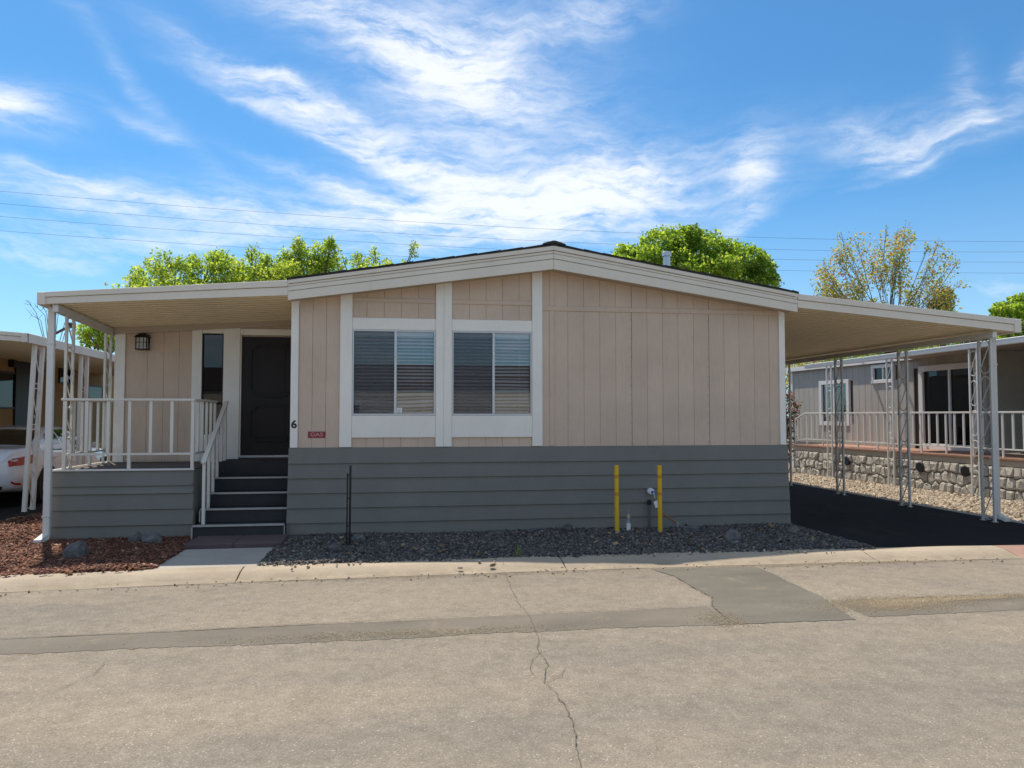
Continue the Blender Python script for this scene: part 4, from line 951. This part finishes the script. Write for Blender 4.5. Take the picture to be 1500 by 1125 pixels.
# roof and the white rail that carries the deck awning
MB().hexa([(1.40, 1.1, 3.40), (9.0, 1.1, 3.75), (9.0, 9.5, 3.75), (1.40, 9.5, 3.40), (1.40, 1.1, 3.47), (9.0, 1.1, 3.9), (9.0, 9.5, 3.9), (1.40, 9.5, 3.47)]).build('roof', 'shingle', NH)
nbx('eave_board', 'nb_trim', 1.385, 1.40, 3.3, 9.5, 3.33, 3.475)
MB().hexa([(-.12, -7, 3.36), (-.02, -7, 3.36), (-.02, 6.05, 3.225), (-.12, 6.05, 3.225), (-.14, -7, 3.50), (.0, -7, 3.50), (.0, 6.05, 3.345), (-.14, 6.05, 3.345)]).build('awning_rail', 'nb_trim', NH, bevel=.01)
MB().hexa([(.002, -7, 3.44), (3.2, -7, 3.48), (3.2, 3.4, 3.38), (.002, 3.4, 3.33), (.002, -7, 3.47), (3.2, -7, 3.51), (3.2, 3.4, 3.41), (.002, 3.4, 3.36)]).build('awning_panel', 'nb_siding', NH)
for y in (4.2, 5.4): MB().bar((.0, y, 3.29), (1.40, y, 3.42), .05, .07).build('rafter', 'nb_trim', NH)
NR = empty('deck_railing', (14.1, 4.4, -.14), 'grey metal railing along the edge of the stone based deck', 'railing', rz=.06); LOCAL.add(NR.name)
nbx('top_rail', 'metal_white', .03, .085, -6.8, 6.35, 1.86, 1.90, NR); nbx('bottom_rail', 'metal_white', .04, .075, -6.8, 6.35, 1.075, 1.105, NR)
k = 0; y = -4.0
while y < 6.4:
    nbx('baluster', 'metal_white', .04, .075, y, y + .045, .916 if k % 3 == 0 else 1.106, 1.859, NR); y += .262; k += 1
MB().bar((.057, 6.36, 1.87), (.057, 6.85, 1.70), .05, .04).build('top_rail', 'metal_white', NR); MB().bar((.057, 6.36, 1.09), (.057, 6.85, 1.02), .035, .03).build('bottom_rail', 'metal_white', NR)
for y in (6.52, 6.7, 6.84): nbx('baluster', 'metal_white', .04, .075, y, y + .035, 1.04 if y < 6.8 else .916, 1.80 - (y - 6.5) * .35, NR)
ca_, sa_ = math.cos(.06), math.sin(.06)
def NL(x, y, z): return (14.1 + x * ca_ - y * sa_, 4.4 + x * sa_ + y * ca_, z - .14)
for ly, zt_, lab in ((4.93, 3.235, 'pale scroll post in front of the green curtained window'), (2.42, 3.262, 'pale scroll post left of the sliding glass door'), (-.24, 3.29, 'pale scroll post at the corner right of the sliding glass door')):
    lattice(NL(-.08, ly, 0), NL(-.08, ly, zt_), lab, NG, 'metal_white', sp=.105, dirn=(-sa_, ca_, 0), w=.036)

# ------------------------------------------------------------------ neighbouring house and carport on the left
LN = empty('tan_house', (-8.7, 10, 0), 'yellow tan neighbouring house with dark door, behind the white car', 'house')
box('wall', 'ln_wall', LN, -9.0, -8.5, 3.4, 20, -.05, 3.5); MB().box(-14, -9.0, 3.4, 20, -.05, 3.6).build('wall', 'ln_wall', LN)
for (y0, y1, z0, z1) in ((9.75, 10.68, 1.84, 2.80), (13.2, 13.98, 2.62, 3.08), (15.3, 16.6, 2.20, 2.66)):
    w = MB().box(-8.5, -8.46, y0, y1, z0, z0 + .05).box(-8.5, -8.46, y0, y1, z1 - .05, z1).box(-8.5, -8.46, y0, y0 + .05, z0 + .05, z1 - .05).box(-8.5, -8.46, y1 - .05, y1, z0 + .05, z1 - .05).build('window', 'black_iron', LN)
    MB().box(-8.492, -8.487, y0 + .05, y1 - .05, z0 + .05, z1 - .05).build('pane', 'dark_glass', w)
dr = MB().box(-8.499, -8.45, 10.62, 11.85, .5, 3.10).build('door', 'black_iron', LN); MB().box(-8.449, -8.43, 11.6, 11.66, 1.6, 1.68).build('door_handle', 'valve_metal', dr)
lp = MB().box(-8.499, -8.36, 10.30, 10.44, 2.92, 3.12).build('wall_lamp', 'black_iron', LN); 
LA = awning('side_carport_awning', (-6.7, 9, 3), 'white edged carport awning over the parked car on the left', -8.5, -4.86, 3.20, 2.935, 3.25, 16.5, (.15, .155), .013, .10, .30)
for k, (y0, y1, lab) in enumerate(((3.64, 3.86, 'leaning white scroll post at the rear corner of the white car'), (5.80, 5.84, 'white scroll post beside the door of the white car'))):
    lattice((-4.95, y0, 0), (-4.95, y1, 2.93), lab, LG, 'rail_paint', sp=.15, w=.065, nscroll=4)
am = empty('antenna_arm', (-6.95, 9.2, 3.1), 'dark slanted antenna arm on the roof of the left carport', 'antenna')
MB().tube([(-7.10, 9.2, 3.05), (-7.08, 9.2, 3.60), (-6.62, 9.2, 3.87)], .035, 8).build('arm', 'black_iron', am); MB().box(-6.68, -6.48, 9.12, 9.28, 3.83, 3.97).build('receiver', 'black_iron', am, bevel=.02)

# ------------------------------------------------------------------ the parked car (nose away from the street)
def car():
    C = empty('parked_car', (-6.16, 3.95, .0), 'white four door saloon car parked nose in beneath the left carport', 'car'); LOCAL.add(C.name)
    Ln = 4.85
    top = [(0, .86), (.06, .98), (.16, 1.06), (.55, 1.09), (.78, 1.11), (1.25, 1.32), (1.65, 1.435), (2.2, 1.475), (2.75, 1.45), (3.2, 1.30), (3.62, 1.06), (3.85, .98), (4.3, .90), (4.65, .78), (4.80, .62), (4.85, .52)]
    bot = [(0, .42), (.10, .30), (.5, .24), (4.3, .22), (4.75, .26), (4.85, .40)]
    wid = [(0, .66), (.06, .76), (.18, .845), (.5, .895), (1.2, .92), (3.6, .92), (4.2, .88), (4.6, .78), (4.78, .62), (4.85, .5)]
    ip = lambda t, y: float(np.interp(y, [a for a, _ in t], [b for _, b in t]))
    belt = [(0, .90), (.5, .96), (1.2, .97), (2.4, .94), (3.5, .90), (4.85, .6)]
    def half(y):
        zt, zb, w = ip(top, y), ip(bot, y), ip(wid, y); be = min(ip(belt, y), zt - .06)
        h = max(0., min(1., (zt - be - .06) / .42)); wr = w * (.95 - .27 * h)
        return [(0, zb), (w * .72, zb), (w * .95, zb + .07), (w, zb + (be - zb) * .42), (w * .995, zb + (be - zb) * .66), (w * .97, be - .05), (w * .945, be), (w * .93 - (w * .93 - wr) * .15, be + (zt - be) * .16), (w * .93 - (w * .93 - wr) * .5, be + (zt - be) * .5), (wr, zt - (zt - be) * .16), (wr * .86, zt - .028 * (1 if h > .2 else .6)), (wr * .5, zt - .008), (0, zt)]
    ST_ = sorted(set([0, .03, .06, .11, .16, .3, .42, .55, .7, .78, .95, 1.1, 1.25, 1.45, 1.65, 1.9, 2.2, 2.45, 2.75, 3.0, 3.2, 3.4, 3.62, 3.85, 4.1, 4.3, 4.5, 4.65, 4.74, 4.80, 4.83, 4.85]))
    K = 13; vs = []; fs = []
    for y in ST_:
        hf = half(y); vs += [(x, y, z) for x, z in hf] + [(-x, y, z) for x, z in hf[1:-1][::-1]]
    M_ = 2 * K - 2
    for i in range(len(ST_) - 1):
        for k in range(M_): fs.append((i * M_ + k, i * M_ + (k + 1) % M_, (i + 1) * M_ + (k + 1) % M_, (i + 1) * M_ + k))
    fs += [tuple(range(M_)), tuple((len(ST_) - 1) * M_ + k for k in range(M_ - 1, -1, -1))]
    body = MB().add(vs, fs).build('body', 'car_paint', C, smooth=True)
    def S(y, k, side):      # point on the body at section position k (may be fractional)
        h = half(y); i = min(int(k), K - 2); f = k - i; x = h[i][0] + (h[i + 1][0] - h[i][0]) * f; z = h[i][1] + (h[i + 1][1] - h[i][1]) * f
        return Vector((x * side, y, z))
    def patch(name, mat, ys, ks, side, out=.006, parent=C):
        """ys: list of (y at lower edge, y at upper edge) columns; ks: rows; lies just proud of the body"""
        vs = []; fs = []; n = len(ks)
        for (ya, yb) in ys:
            for j, k in enumerate(ks):
                y = ya + (yb - ya) * j / (n - 1); p = S(y, k, side); c = Vector((0, y, .75)); e = .02
                nrm = (S(y, min(k + e, K - 1.001), side) - S(y, max(k - e, 0), side)).cross(S(y + e, k, side) - S(y - e, k, side)); nrm.normalize()
                if nrm.dot(p - c) < 0: nrm = -nrm
                vs.append(p + nrm * out)
        for i in range(len(ys) - 1):
            for j in range(n - 1): fs.append((i * n + j, (i + 1) * n + j, (i + 1) * n + j + 1, i * n + j + 1))
        return MB().add(vs, fs).build(name, mat, parent, smooth=True)
    for s in (1, -1):
        patch('side_window', 'car_glass', [(1.02, 1.42), (1.3, 1.5), (1.62, 1.62), (1.95, 1.85)], [6.25, 7, 7.8, 8.6, 9.0], s)
        patch('side_window', 'car_glass', [(2.03, 1.93), (2.4, 2.3), (2.8, 2.55), (3.15, 2.75), (3.36, 2.86)], [6.25, 7, 7.8, 8.6, 9.0], s)
        lamp = patch('tail_lamp', 'tail_red', [(.035, .035), (.09, .09), (.16, .16), (.26, .26), (.40, .42), (.56, .58)], [4.35, 4.7, 5.1, 5.6], s, .010)
        patch('lamp_lens', 'lamp_clear', [(.07, .07), (.10, .10), (.15, .15)], [4.85, 4.95, 5.08], s, .015, lamp)
        patch('reflector', 'tail_red', [(.06, .06), (.12, .12), (.22, .22)], [2.25, 2.45], s, .008)
        patch('headlamp', 'lamp_clear', [(4.35, 4.35), (4.55, 4.55), (4.7, 4.7)], [4.6, 5.2], s, .010)
        patch('body_crease', 'rubber', [(.30, .30), (.9, .9), (1.0, 1.0), (2.0, 2.0), (3.2, 3.2)], [3.96, 3.99], s, .003)
        patch('door_seam', 'rubber', [(1.985, 1.985), (1.993, 1.993)], [2.2, 3, 4, 5, 6.1], s, .003)
        patch('door_seam', 'rubber', [(1.10, .98), (1.108, .988)], [2.4, 3, 4, 5, 6.1], s, .003)
        dh = MB().box(*sorted((s * .905, s * .935)), 1.22, 1.42, .845, .872).build('door_handle', 'car_paint', C, bevel=.006)
        for wy in (1.10, 3.92):
            MB().lathe((s * .905, wy, .345), [(.385, -.06 if s > 0 else .06), (.385, .022 * s)], 28, 'x').build('wheel_arch', 'rubber', C)
            wh = MB().lathe((s * .80, wy, .325), [(.20, -.10), (.30, -.10), (.325, -.07), (.325, .085), (.305, .118), (.232, .125)] if s > 0 else [(.20, .10), (.30, .10), (.325, .07), (.325, -.085), (.305, -.118), (.232, -.125)], 32, 'x').build('wheel', 'rubber', C, smooth=False)
            rim = MB().lathe((s * .80, wy, .325), [(.228, .128 * s), (.236, .128 * s), (.236, .10 * s)], 32, 'x')
            for k in range(10):
                a = 2 * math.pi * k / 10; rim.bar((s * .93, wy + .03 * math.cos(a), .325 + .03 * math.sin(a)), (s * .931, wy + .228 * math.cos(a), .325 + .228 * math.sin(a)), .028, .016, up=(1, 0, 0))
            rim.lathe((s * .80, wy, .325), [(.05, .12 * s), (.05, .142 * s), (.03, .145 * s)], 16, 'x'); rim.build('rim', 'alloy', wh)
    # rear window, boot lid line, number plate recess
    vs = []; cols = [-1, -.6, 0, .6, 1]; rows = [(.80, .70), (1.0, .66), (1.25, .62), (1.5, .58)]; fs = []
    for (y, w) in rows:
        for c in cols: vs.append((c * w, y, ip(top, y) + .012 - abs(c) ** 2 * .035))
    for i in range(3):
        for j in range(4): fs.append((i * 5 + j, i * 5 + j + 1, (i + 1) * 5 + j + 1, (i + 1) * 5 + j))
    MB().add(vs, fs).build('rear_window', 'car_glass', C, smooth=True)
    MB().box(-.27, .27, -.012, .03, .70, .82).build('number_plate', 'white_plastic', C, bevel=.004)
    MB().box(-.60, .60, -.008, .06, .33, .40).build('bumper_trim', 'rubber', C, bevel=.01)
    MB().box(*sorted((.93, 1.08)), 3.05, 3.22, .96, 1.09).build('mirror', 'car_paint', C, bevel=.03); MB().box(-1.08, -.93, 3.05, 3.22, .96, 1.09).build('mirror', 'car_paint', C, bevel=.03)
car()

# ------------------------------------------------------------------ trees and shrubs
def leaves(name, clumps, n, size, mat, parent, aspect=.55, droop=.2, shell=.75, stuff=True):
    C_ = np.array([c[:3] for c in clumps], float); Rr = np.array([c[3:6] for c in clumps], float)
    wgt = (Rr.prod(1)) ** .667; idx = rng.choice(len(clumps), n, p=wgt / wgt.sum())
    d = rng.normal(size=(n, 3)); d /= np.linalg.norm(d, axis=1)[:, None]
    rad = rng.uniform(0, 1, n) ** (1 / 3); rad = np.where(rng.uniform(0, 1, n) < shell, np.maximum(rad, rng.uniform(.6, 1.08, n)), rad)
    lump = 1 + .22 * np.sin(5 * d[:, 0] + idx) * np.sin(6 * d[:, 2] + 2 * idx) + .13 * np.sin(13 * d[:, 1] + idx)
    Pp = C_[idx] + d * Rr[idx] * (rad * lump)[:, None]
    t = rng.normal(size=(n, 3)) + d * .6 - np.array([0, 0, droop]); t /= np.linalg.norm(t, axis=1)[:, None]
    s = np.cross(t, rng.normal(size=(n, 3))); s /= np.linalg.norm(s, axis=1)[:, None]; nn = np.cross(t, s)
    L = (size * rng.uniform(.55, 1.35, n))[:, None]
    V = np.stack([Pp, Pp + t * L * .5 + s * L * aspect * .5 + nn * L * .07, Pp + t * L, Pp + t * L * .5 - s * L * aspect * .5 + nn * L * .07], 1)
    Fq = (np.array([0, 1, 2, 3])[None] + (np.arange(n) * 4)[:, None])
    o3 = np.array(offset(parent)); return npmesh(name, V.reshape(-1, 3) - o3, Fq, mat, parent, 'stuff' if stuff else None)
def limbs(parent, base, fork, clumps, r0, mat='bark', twigs=0):
    MB().tube([base, Vector(base).lerp(Vector(fork), .5) + Vector((.08, .05, 0)), fork], [r0, r0 * .85, r0 * .7], 9).build('trunk', mat, parent, smooth=True)
    mb = MB(); rd = random.Random(len(clumps))
    for c in clumps:
        e = Vector(c[:3]); f = Vector(fork); m = f.lerp(e, .5) + Vector((rd.uniform(-.3, .3), rd.uniform(-.3, .3), rd.uniform(-.1, .4)))
        tip = e + Vector((0, 0, c[5] * .6)); mb.tube([f, m, e, tip], [r0 * .5, r0 * .33, r0 * .18, r0 * .06], 6)
        for k in range(twigs):
            a = rd.uniform(0, 6.28); q = e + Vector((math.cos(a) * c[3], math.sin(a) * c[4], rd.uniform(-.3, 1) * c[5])) * .9
            mb.tube([m.lerp(e, rd.uniform(.3, 1)), e.lerp(q, .5) + Vector((0, 0, .1)), q], [r0 * .12, r0 * .08, r0 * .03], 5)
    mb.build('limbs', mat, parent, smooth=True, kind='stuff')
def tree(label, Y, trunk_px, clumps_px, n, size, mat, group, r0=.16, depth=1.0, twigs=0, seed=1, shell=.75, aspect=.55):
    """clumps_px: (px, py, half width px, half height px) seen at distance Y"""
    rd = random.Random(seed); sc = (Y - CAM.y) / (F * FW.y); b = at(trunk_px, 600, Y)
    base = (b.x, Y, -.2); T = empty('tree', base, label, 'tree', group); cl = []
    for c in clumps_px:
        p = at(c[0], c[1], Y); rx = c[2] * sc; rz = c[3] * sc; k = c[4] if len(c) > 4 else 0
        cl.append((p.x, Y + k + rd.uniform(-.6, .6) * depth, p.z, rx, rx * depth, rz))
    cl0 = list(cl)
    for c in cl0:
        if c[3] < .35 or mat == 'leaf_rust': continue
        for _ in range(3):
            a = rd.uniform(0, 6.28); e = rd.uniform(-.2, 1.4); f = rd.uniform(.22, .40)
            cl.append((c[0] + c[3] * math.cos(a) * math.cos(e), c[1] + c[4] * math.sin(a) * math.cos(e), c[2] + c[5] * math.sin(e), c[3] * f, c[4] * f, c[5] * f * 1.25))
    zlow = min(c[2] - c[5] for c in cl); fork = (b.x, Y, max(1.6, min(zlow * .75, 4.5)))
    limbs(T, base, fork, cl0, r0, twigs=twigs); leaves('crown', cl, int(n * (.62 if mat == 'leaf_rust' else .8)), size, mat, T, shell=shell, aspect=aspect); return T
TG = 'trees standing behind the house'
tree('bright green tree whose tufts show above the left end of the porch awning', 21, 245, [(222, 412, 34, 22), (195, 418, 14, 12), (240, 395, 16, 22), (262, 410, 22, 20), (300, 398, 26, 26), (318, 385, 16, 16), (280, 392, 14, 16), (335, 405, 22, 26), (270, 440, 80, 26)], 17000, .125, 'leaf_bright', TG, seed=2)
tree('bright green bushy tree above the middle of the porch awning', 22, 375, [(345, 400, 16, 18), (374, 388, 11, 22), (395, 398, 18, 18), (415, 390, 13, 18), (360, 420, 40, 20), (405, 415, 40, 22), (372, 376, 7, 10)], 12500, .12, 'leaf_bright', TG, seed=3)
tree('bright green tree with the tallest twin tufts left of the gable', 22.5, 460, [(440, 378, 13, 22), (437, 364, 6, 9), (466, 372, 11, 16), (484, 374, 12, 18), (486, 362, 6, 6), (450, 402, 30, 20), (480, 400, 26, 20), (425, 396, 12, 14)], 11500, .12, 'leaf_bright', TG, seed=4)
tree('row of thin leafy shoots showing above the left roof slope', 23, 545, [(503, 382, 5, 9), (524, 383, 12, 12), (523, 372, 5, 6), (547, 374, 8, 12), (548, 364, 4, 5), (567, 381, 6, 6), (606, 370, 7, 12), (606, 361, 4, 4), (591, 382, 5, 4), (550, 400, 40, 12)], 4300, .115, 'leaf_bright', TG, r0=.12, seed=5)
tree('green tree seen under the porch awning, left of the porch corner', 17, 150, [(150, 478, 18, 14), (140, 492, 22, 14), (160, 505, 14, 10), (128, 484, 10, 7), (172, 486, 10, 12), (122, 500, 7, 7)], 4300, .115, 'leaf_mid', TG, r0=.12, seed=6)
tree('full round maple rising behind the right roof slope and metal flue', 24, 985, [(1000, 355, 24, 20), (960, 360, 26, 20), (925, 378, 28, 18), (1030, 372, 28, 26), (985, 385, 40, 28), (1060, 385, 30, 28), (945, 395, 40, 22), (1020, 400, 60, 26), (905, 388, 14, 8), (978, 345, 12, 8), (1008, 344, 14, 10)], 33000, .14, 'leaf_mid', TG, r0=.22, seed=7, aspect=.8)
tree('darker green maple at the right end of the round crown', 25.5, 1095, [(1095, 382, 22, 20), (1088, 366, 10, 8), (1112, 398, 20, 18), (1085, 405, 30, 20), (1105, 420, 26, 16), (1070, 395, 18, 18)], 14000, .135, 'leaf_mid', TG, r0=.2, seed=8, aspect=.8)
rd = random.Random(21); cl = []
for i in range(60):
    px = rd.uniform(1196, 1408); t = (px - 1300) / 112; topy = 348 + 58 * t * t + (8 if px < 1230 else 0); k_ = rd.uniform(0, 1)
    cl.append((px, topy + (455 - topy) * k_, rd.uniform(10, 18), rd.uniform(16, 28)))
cl += [(1232, 345, 5, 10), (1290, 342, 5, 11), (1318, 340, 5, 9), (1252, 358, 6, 8), (1362, 362, 6, 9), (1404, 385, 5, 9), (1412, 415, 12, 8), (1350, 365, 7, 10)]
tree('sparse yellow and rust leaved tree with bare twigs showing sky', 20, 1305, cl, 14500, .105, 'leaf_rust', TG, r0=.040, twigs=4, seed=9, shell=.15, aspect=.7)
tree('small dark tree at the right edge of the sparse rust tree', 23, 1384, [(1384, 440, 12, 14), (1378, 452, 16, 12), (1392, 430, 7, 8), (1370, 462, 16, 10)], 2600, .14, 'leaf_dark', TG, r0=.1, seed=10)
tree('green tree at the far right beyond the carport awning corner', 21, 1500, [(1465, 455, 14, 12), (1490, 462, 22, 16), (1520, 450, 26, 22), (1500, 490, 40, 24), (1462, 472, 12, 12), (1545, 470, 30, 30)], 14000, .14, 'leaf_mid', TG, r0=.2, seed=11, aspect=.8)
for i, (px, Y, cls, lab) in enumerate([
    (1190, 27, [(1170, 545, 22, 20), (1195, 535, 26, 22), (1215, 530, 20, 16), (1185, 560, 40, 18)], 'olive green tree showing over the far end of the neighbour roof'),
    (1270, 26, [(1245, 525, 26, 20), (1275, 520, 26, 20), (1300, 515, 20, 18), (1270, 540, 50, 18)], 'green tree showing under the carport awning above the small window'),
    (1360, 25, [(1325, 508, 24, 18), (1355, 500, 26, 18), (1385, 498, 24, 18), (1360, 525, 50, 18)], 'green tree showing under the carport awning above the sliding door'),
    (1440, 26, [(1415, 490, 24, 18), (1445, 484, 24, 18), (1470, 488, 22, 18), (1440, 515, 50, 18)], 'dark green tree behind the front post of the carport')]):
    tree(lab, Y, px, cls, 7000, .15, ['leaf_rust', 'leaf_mid', 'leaf_mid', 'leaf_dark'][i], TG, seed=12 + i)
SH = empty('flowering_shrub', (13.75, 12.0, -.1), 'red flowered green shrub at the far end of the neighbouring deck', 'shrub')
cl = [(13.75, 12.0, 2.2, .30, .35, .40), (13.95, 12.05, 1.85, .34, .35, .40), (13.6, 12.0, 1.6, .30, .3, .45), (13.8, 11.95, 1.35, .3, .3, .35), (13.7, 12.0, .8, .4, .4, .6)]
MB().tube([(13.75, 12, -.1), (13.72, 12, .8), (13.8, 12, 1.7)], [.04, .03, .015], 7).build('stem', 'bark', SH); leaves('foliage', cl, 2600, .085, 'leaf_shrub', SH)
BB = empty('bare_bush', (-10.2, 15, 0), 'leafless thin branches rising above the left carport roof', 'bush')
mb = MB(); rd = random.Random(3)
for px, py, bx in ((40, 440, 70), (52, 448, 72), (60, 443, 74), (88, 452, 78), (100, 470, 82), (104, 488, 86), (46, 462, 70), (76, 446, 76)):
    b = at(bx, 520, 15); m = at((bx + px) / 2 + rd.uniform(-4, 4), (500 + py) / 2 - 12, 15); e = at(px, py, 15); e2 = at(px + (px - 72) * .12, py + 6, 15)
    mb.tube([(b.x, 15, 0), b, m, e, e2], [.02, .013, .009, .006, .003], 5)
    for k in range(3):
        s0 = m.lerp(e, rd.uniform(.1, .9)); mb.tube([s0, s0 + Vector((rd.uniform(-.25, .25), 0, rd.uniform(.05, .3)))], [.007, .003], 4)
mb.build('branches', 'bark', BB, kind='stuff')

# ------------------------------------------------------------------ overhead power lines
for i, ((ya, yb, yc), lab) in enumerate(zip(((280, 333, 354), (298, 351, 369), (317, 366, 384), (338, 383, 400)), ('topmost power line crossing the sky', 'second power line from the top', 'third power line from the top', 'lowest power line, passing just above the roof ridge'))):
    Yl = 46 + i * .8; A_, B_, C_ = at(0, ya, Yl), at(750, yb, Yl), at(1500, yc, Yl); pts = []
    for k in range(-14, 33):
        x = A_.x + (C_.x - A_.x) * k / 20
        l0 = (x - B_.x) * (x - C_.x) / ((A_.x - B_.x) * (A_.x - C_.x)); l1 = (x - A_.x) * (x - C_.x) / ((B_.x - A_.x) * (B_.x - C_.x)); l2 = (x - A_.x) * (x - B_.x) / ((C_.x - A_.x) * (C_.x - B_.x))
        pts.append((x, Yl, A_.z * l0 + B_.z * l1 + C_.z * l2))
    tag(MB().tube(pts, .0095, 5).build('power_line', 'wire'), lab, 'power line', 'power lines across the sky')

# ------------------------------------------------------------------ the house across the street (mirrored in the windows)
OH = empty('house_across_street', (3, -22, 0), 'low tan house with brown roof across the street, mirrored in the window panes', 'house')
MB().box(-9, 12.6, -29, -20.0, -.1, 2.75).build('wall', 'opp_wall', OH)
MB().hexa([(-9.6, -29.6, 2.72), (13.2, -29.6, 2.72), (13.2, -19.92, 2.76), (-9.6, -19.92, 2.76), (-9.6, -25, 4.0), (13.2, -25, 4.0), (13.2, -24, 4.0), (-9.6, -24, 4.0)]).build('roof', 'opp_roof', OH)
for x in (-6, -1.5, 7.0):
    w = box('window', 'white_trim', OH, x, x + 1.5, -20.0, -19.95, 1.0, 2.2); MB().box(x + .1, x + 1.4, -19.949, -19.94, 1.1, 2.1).build('pane', 'dark_glass', w)
sheet('opposite_yard', lambda x: -60, lambda x: -16.0, -.04, 'ground_dirt', [-60, 0, 60])
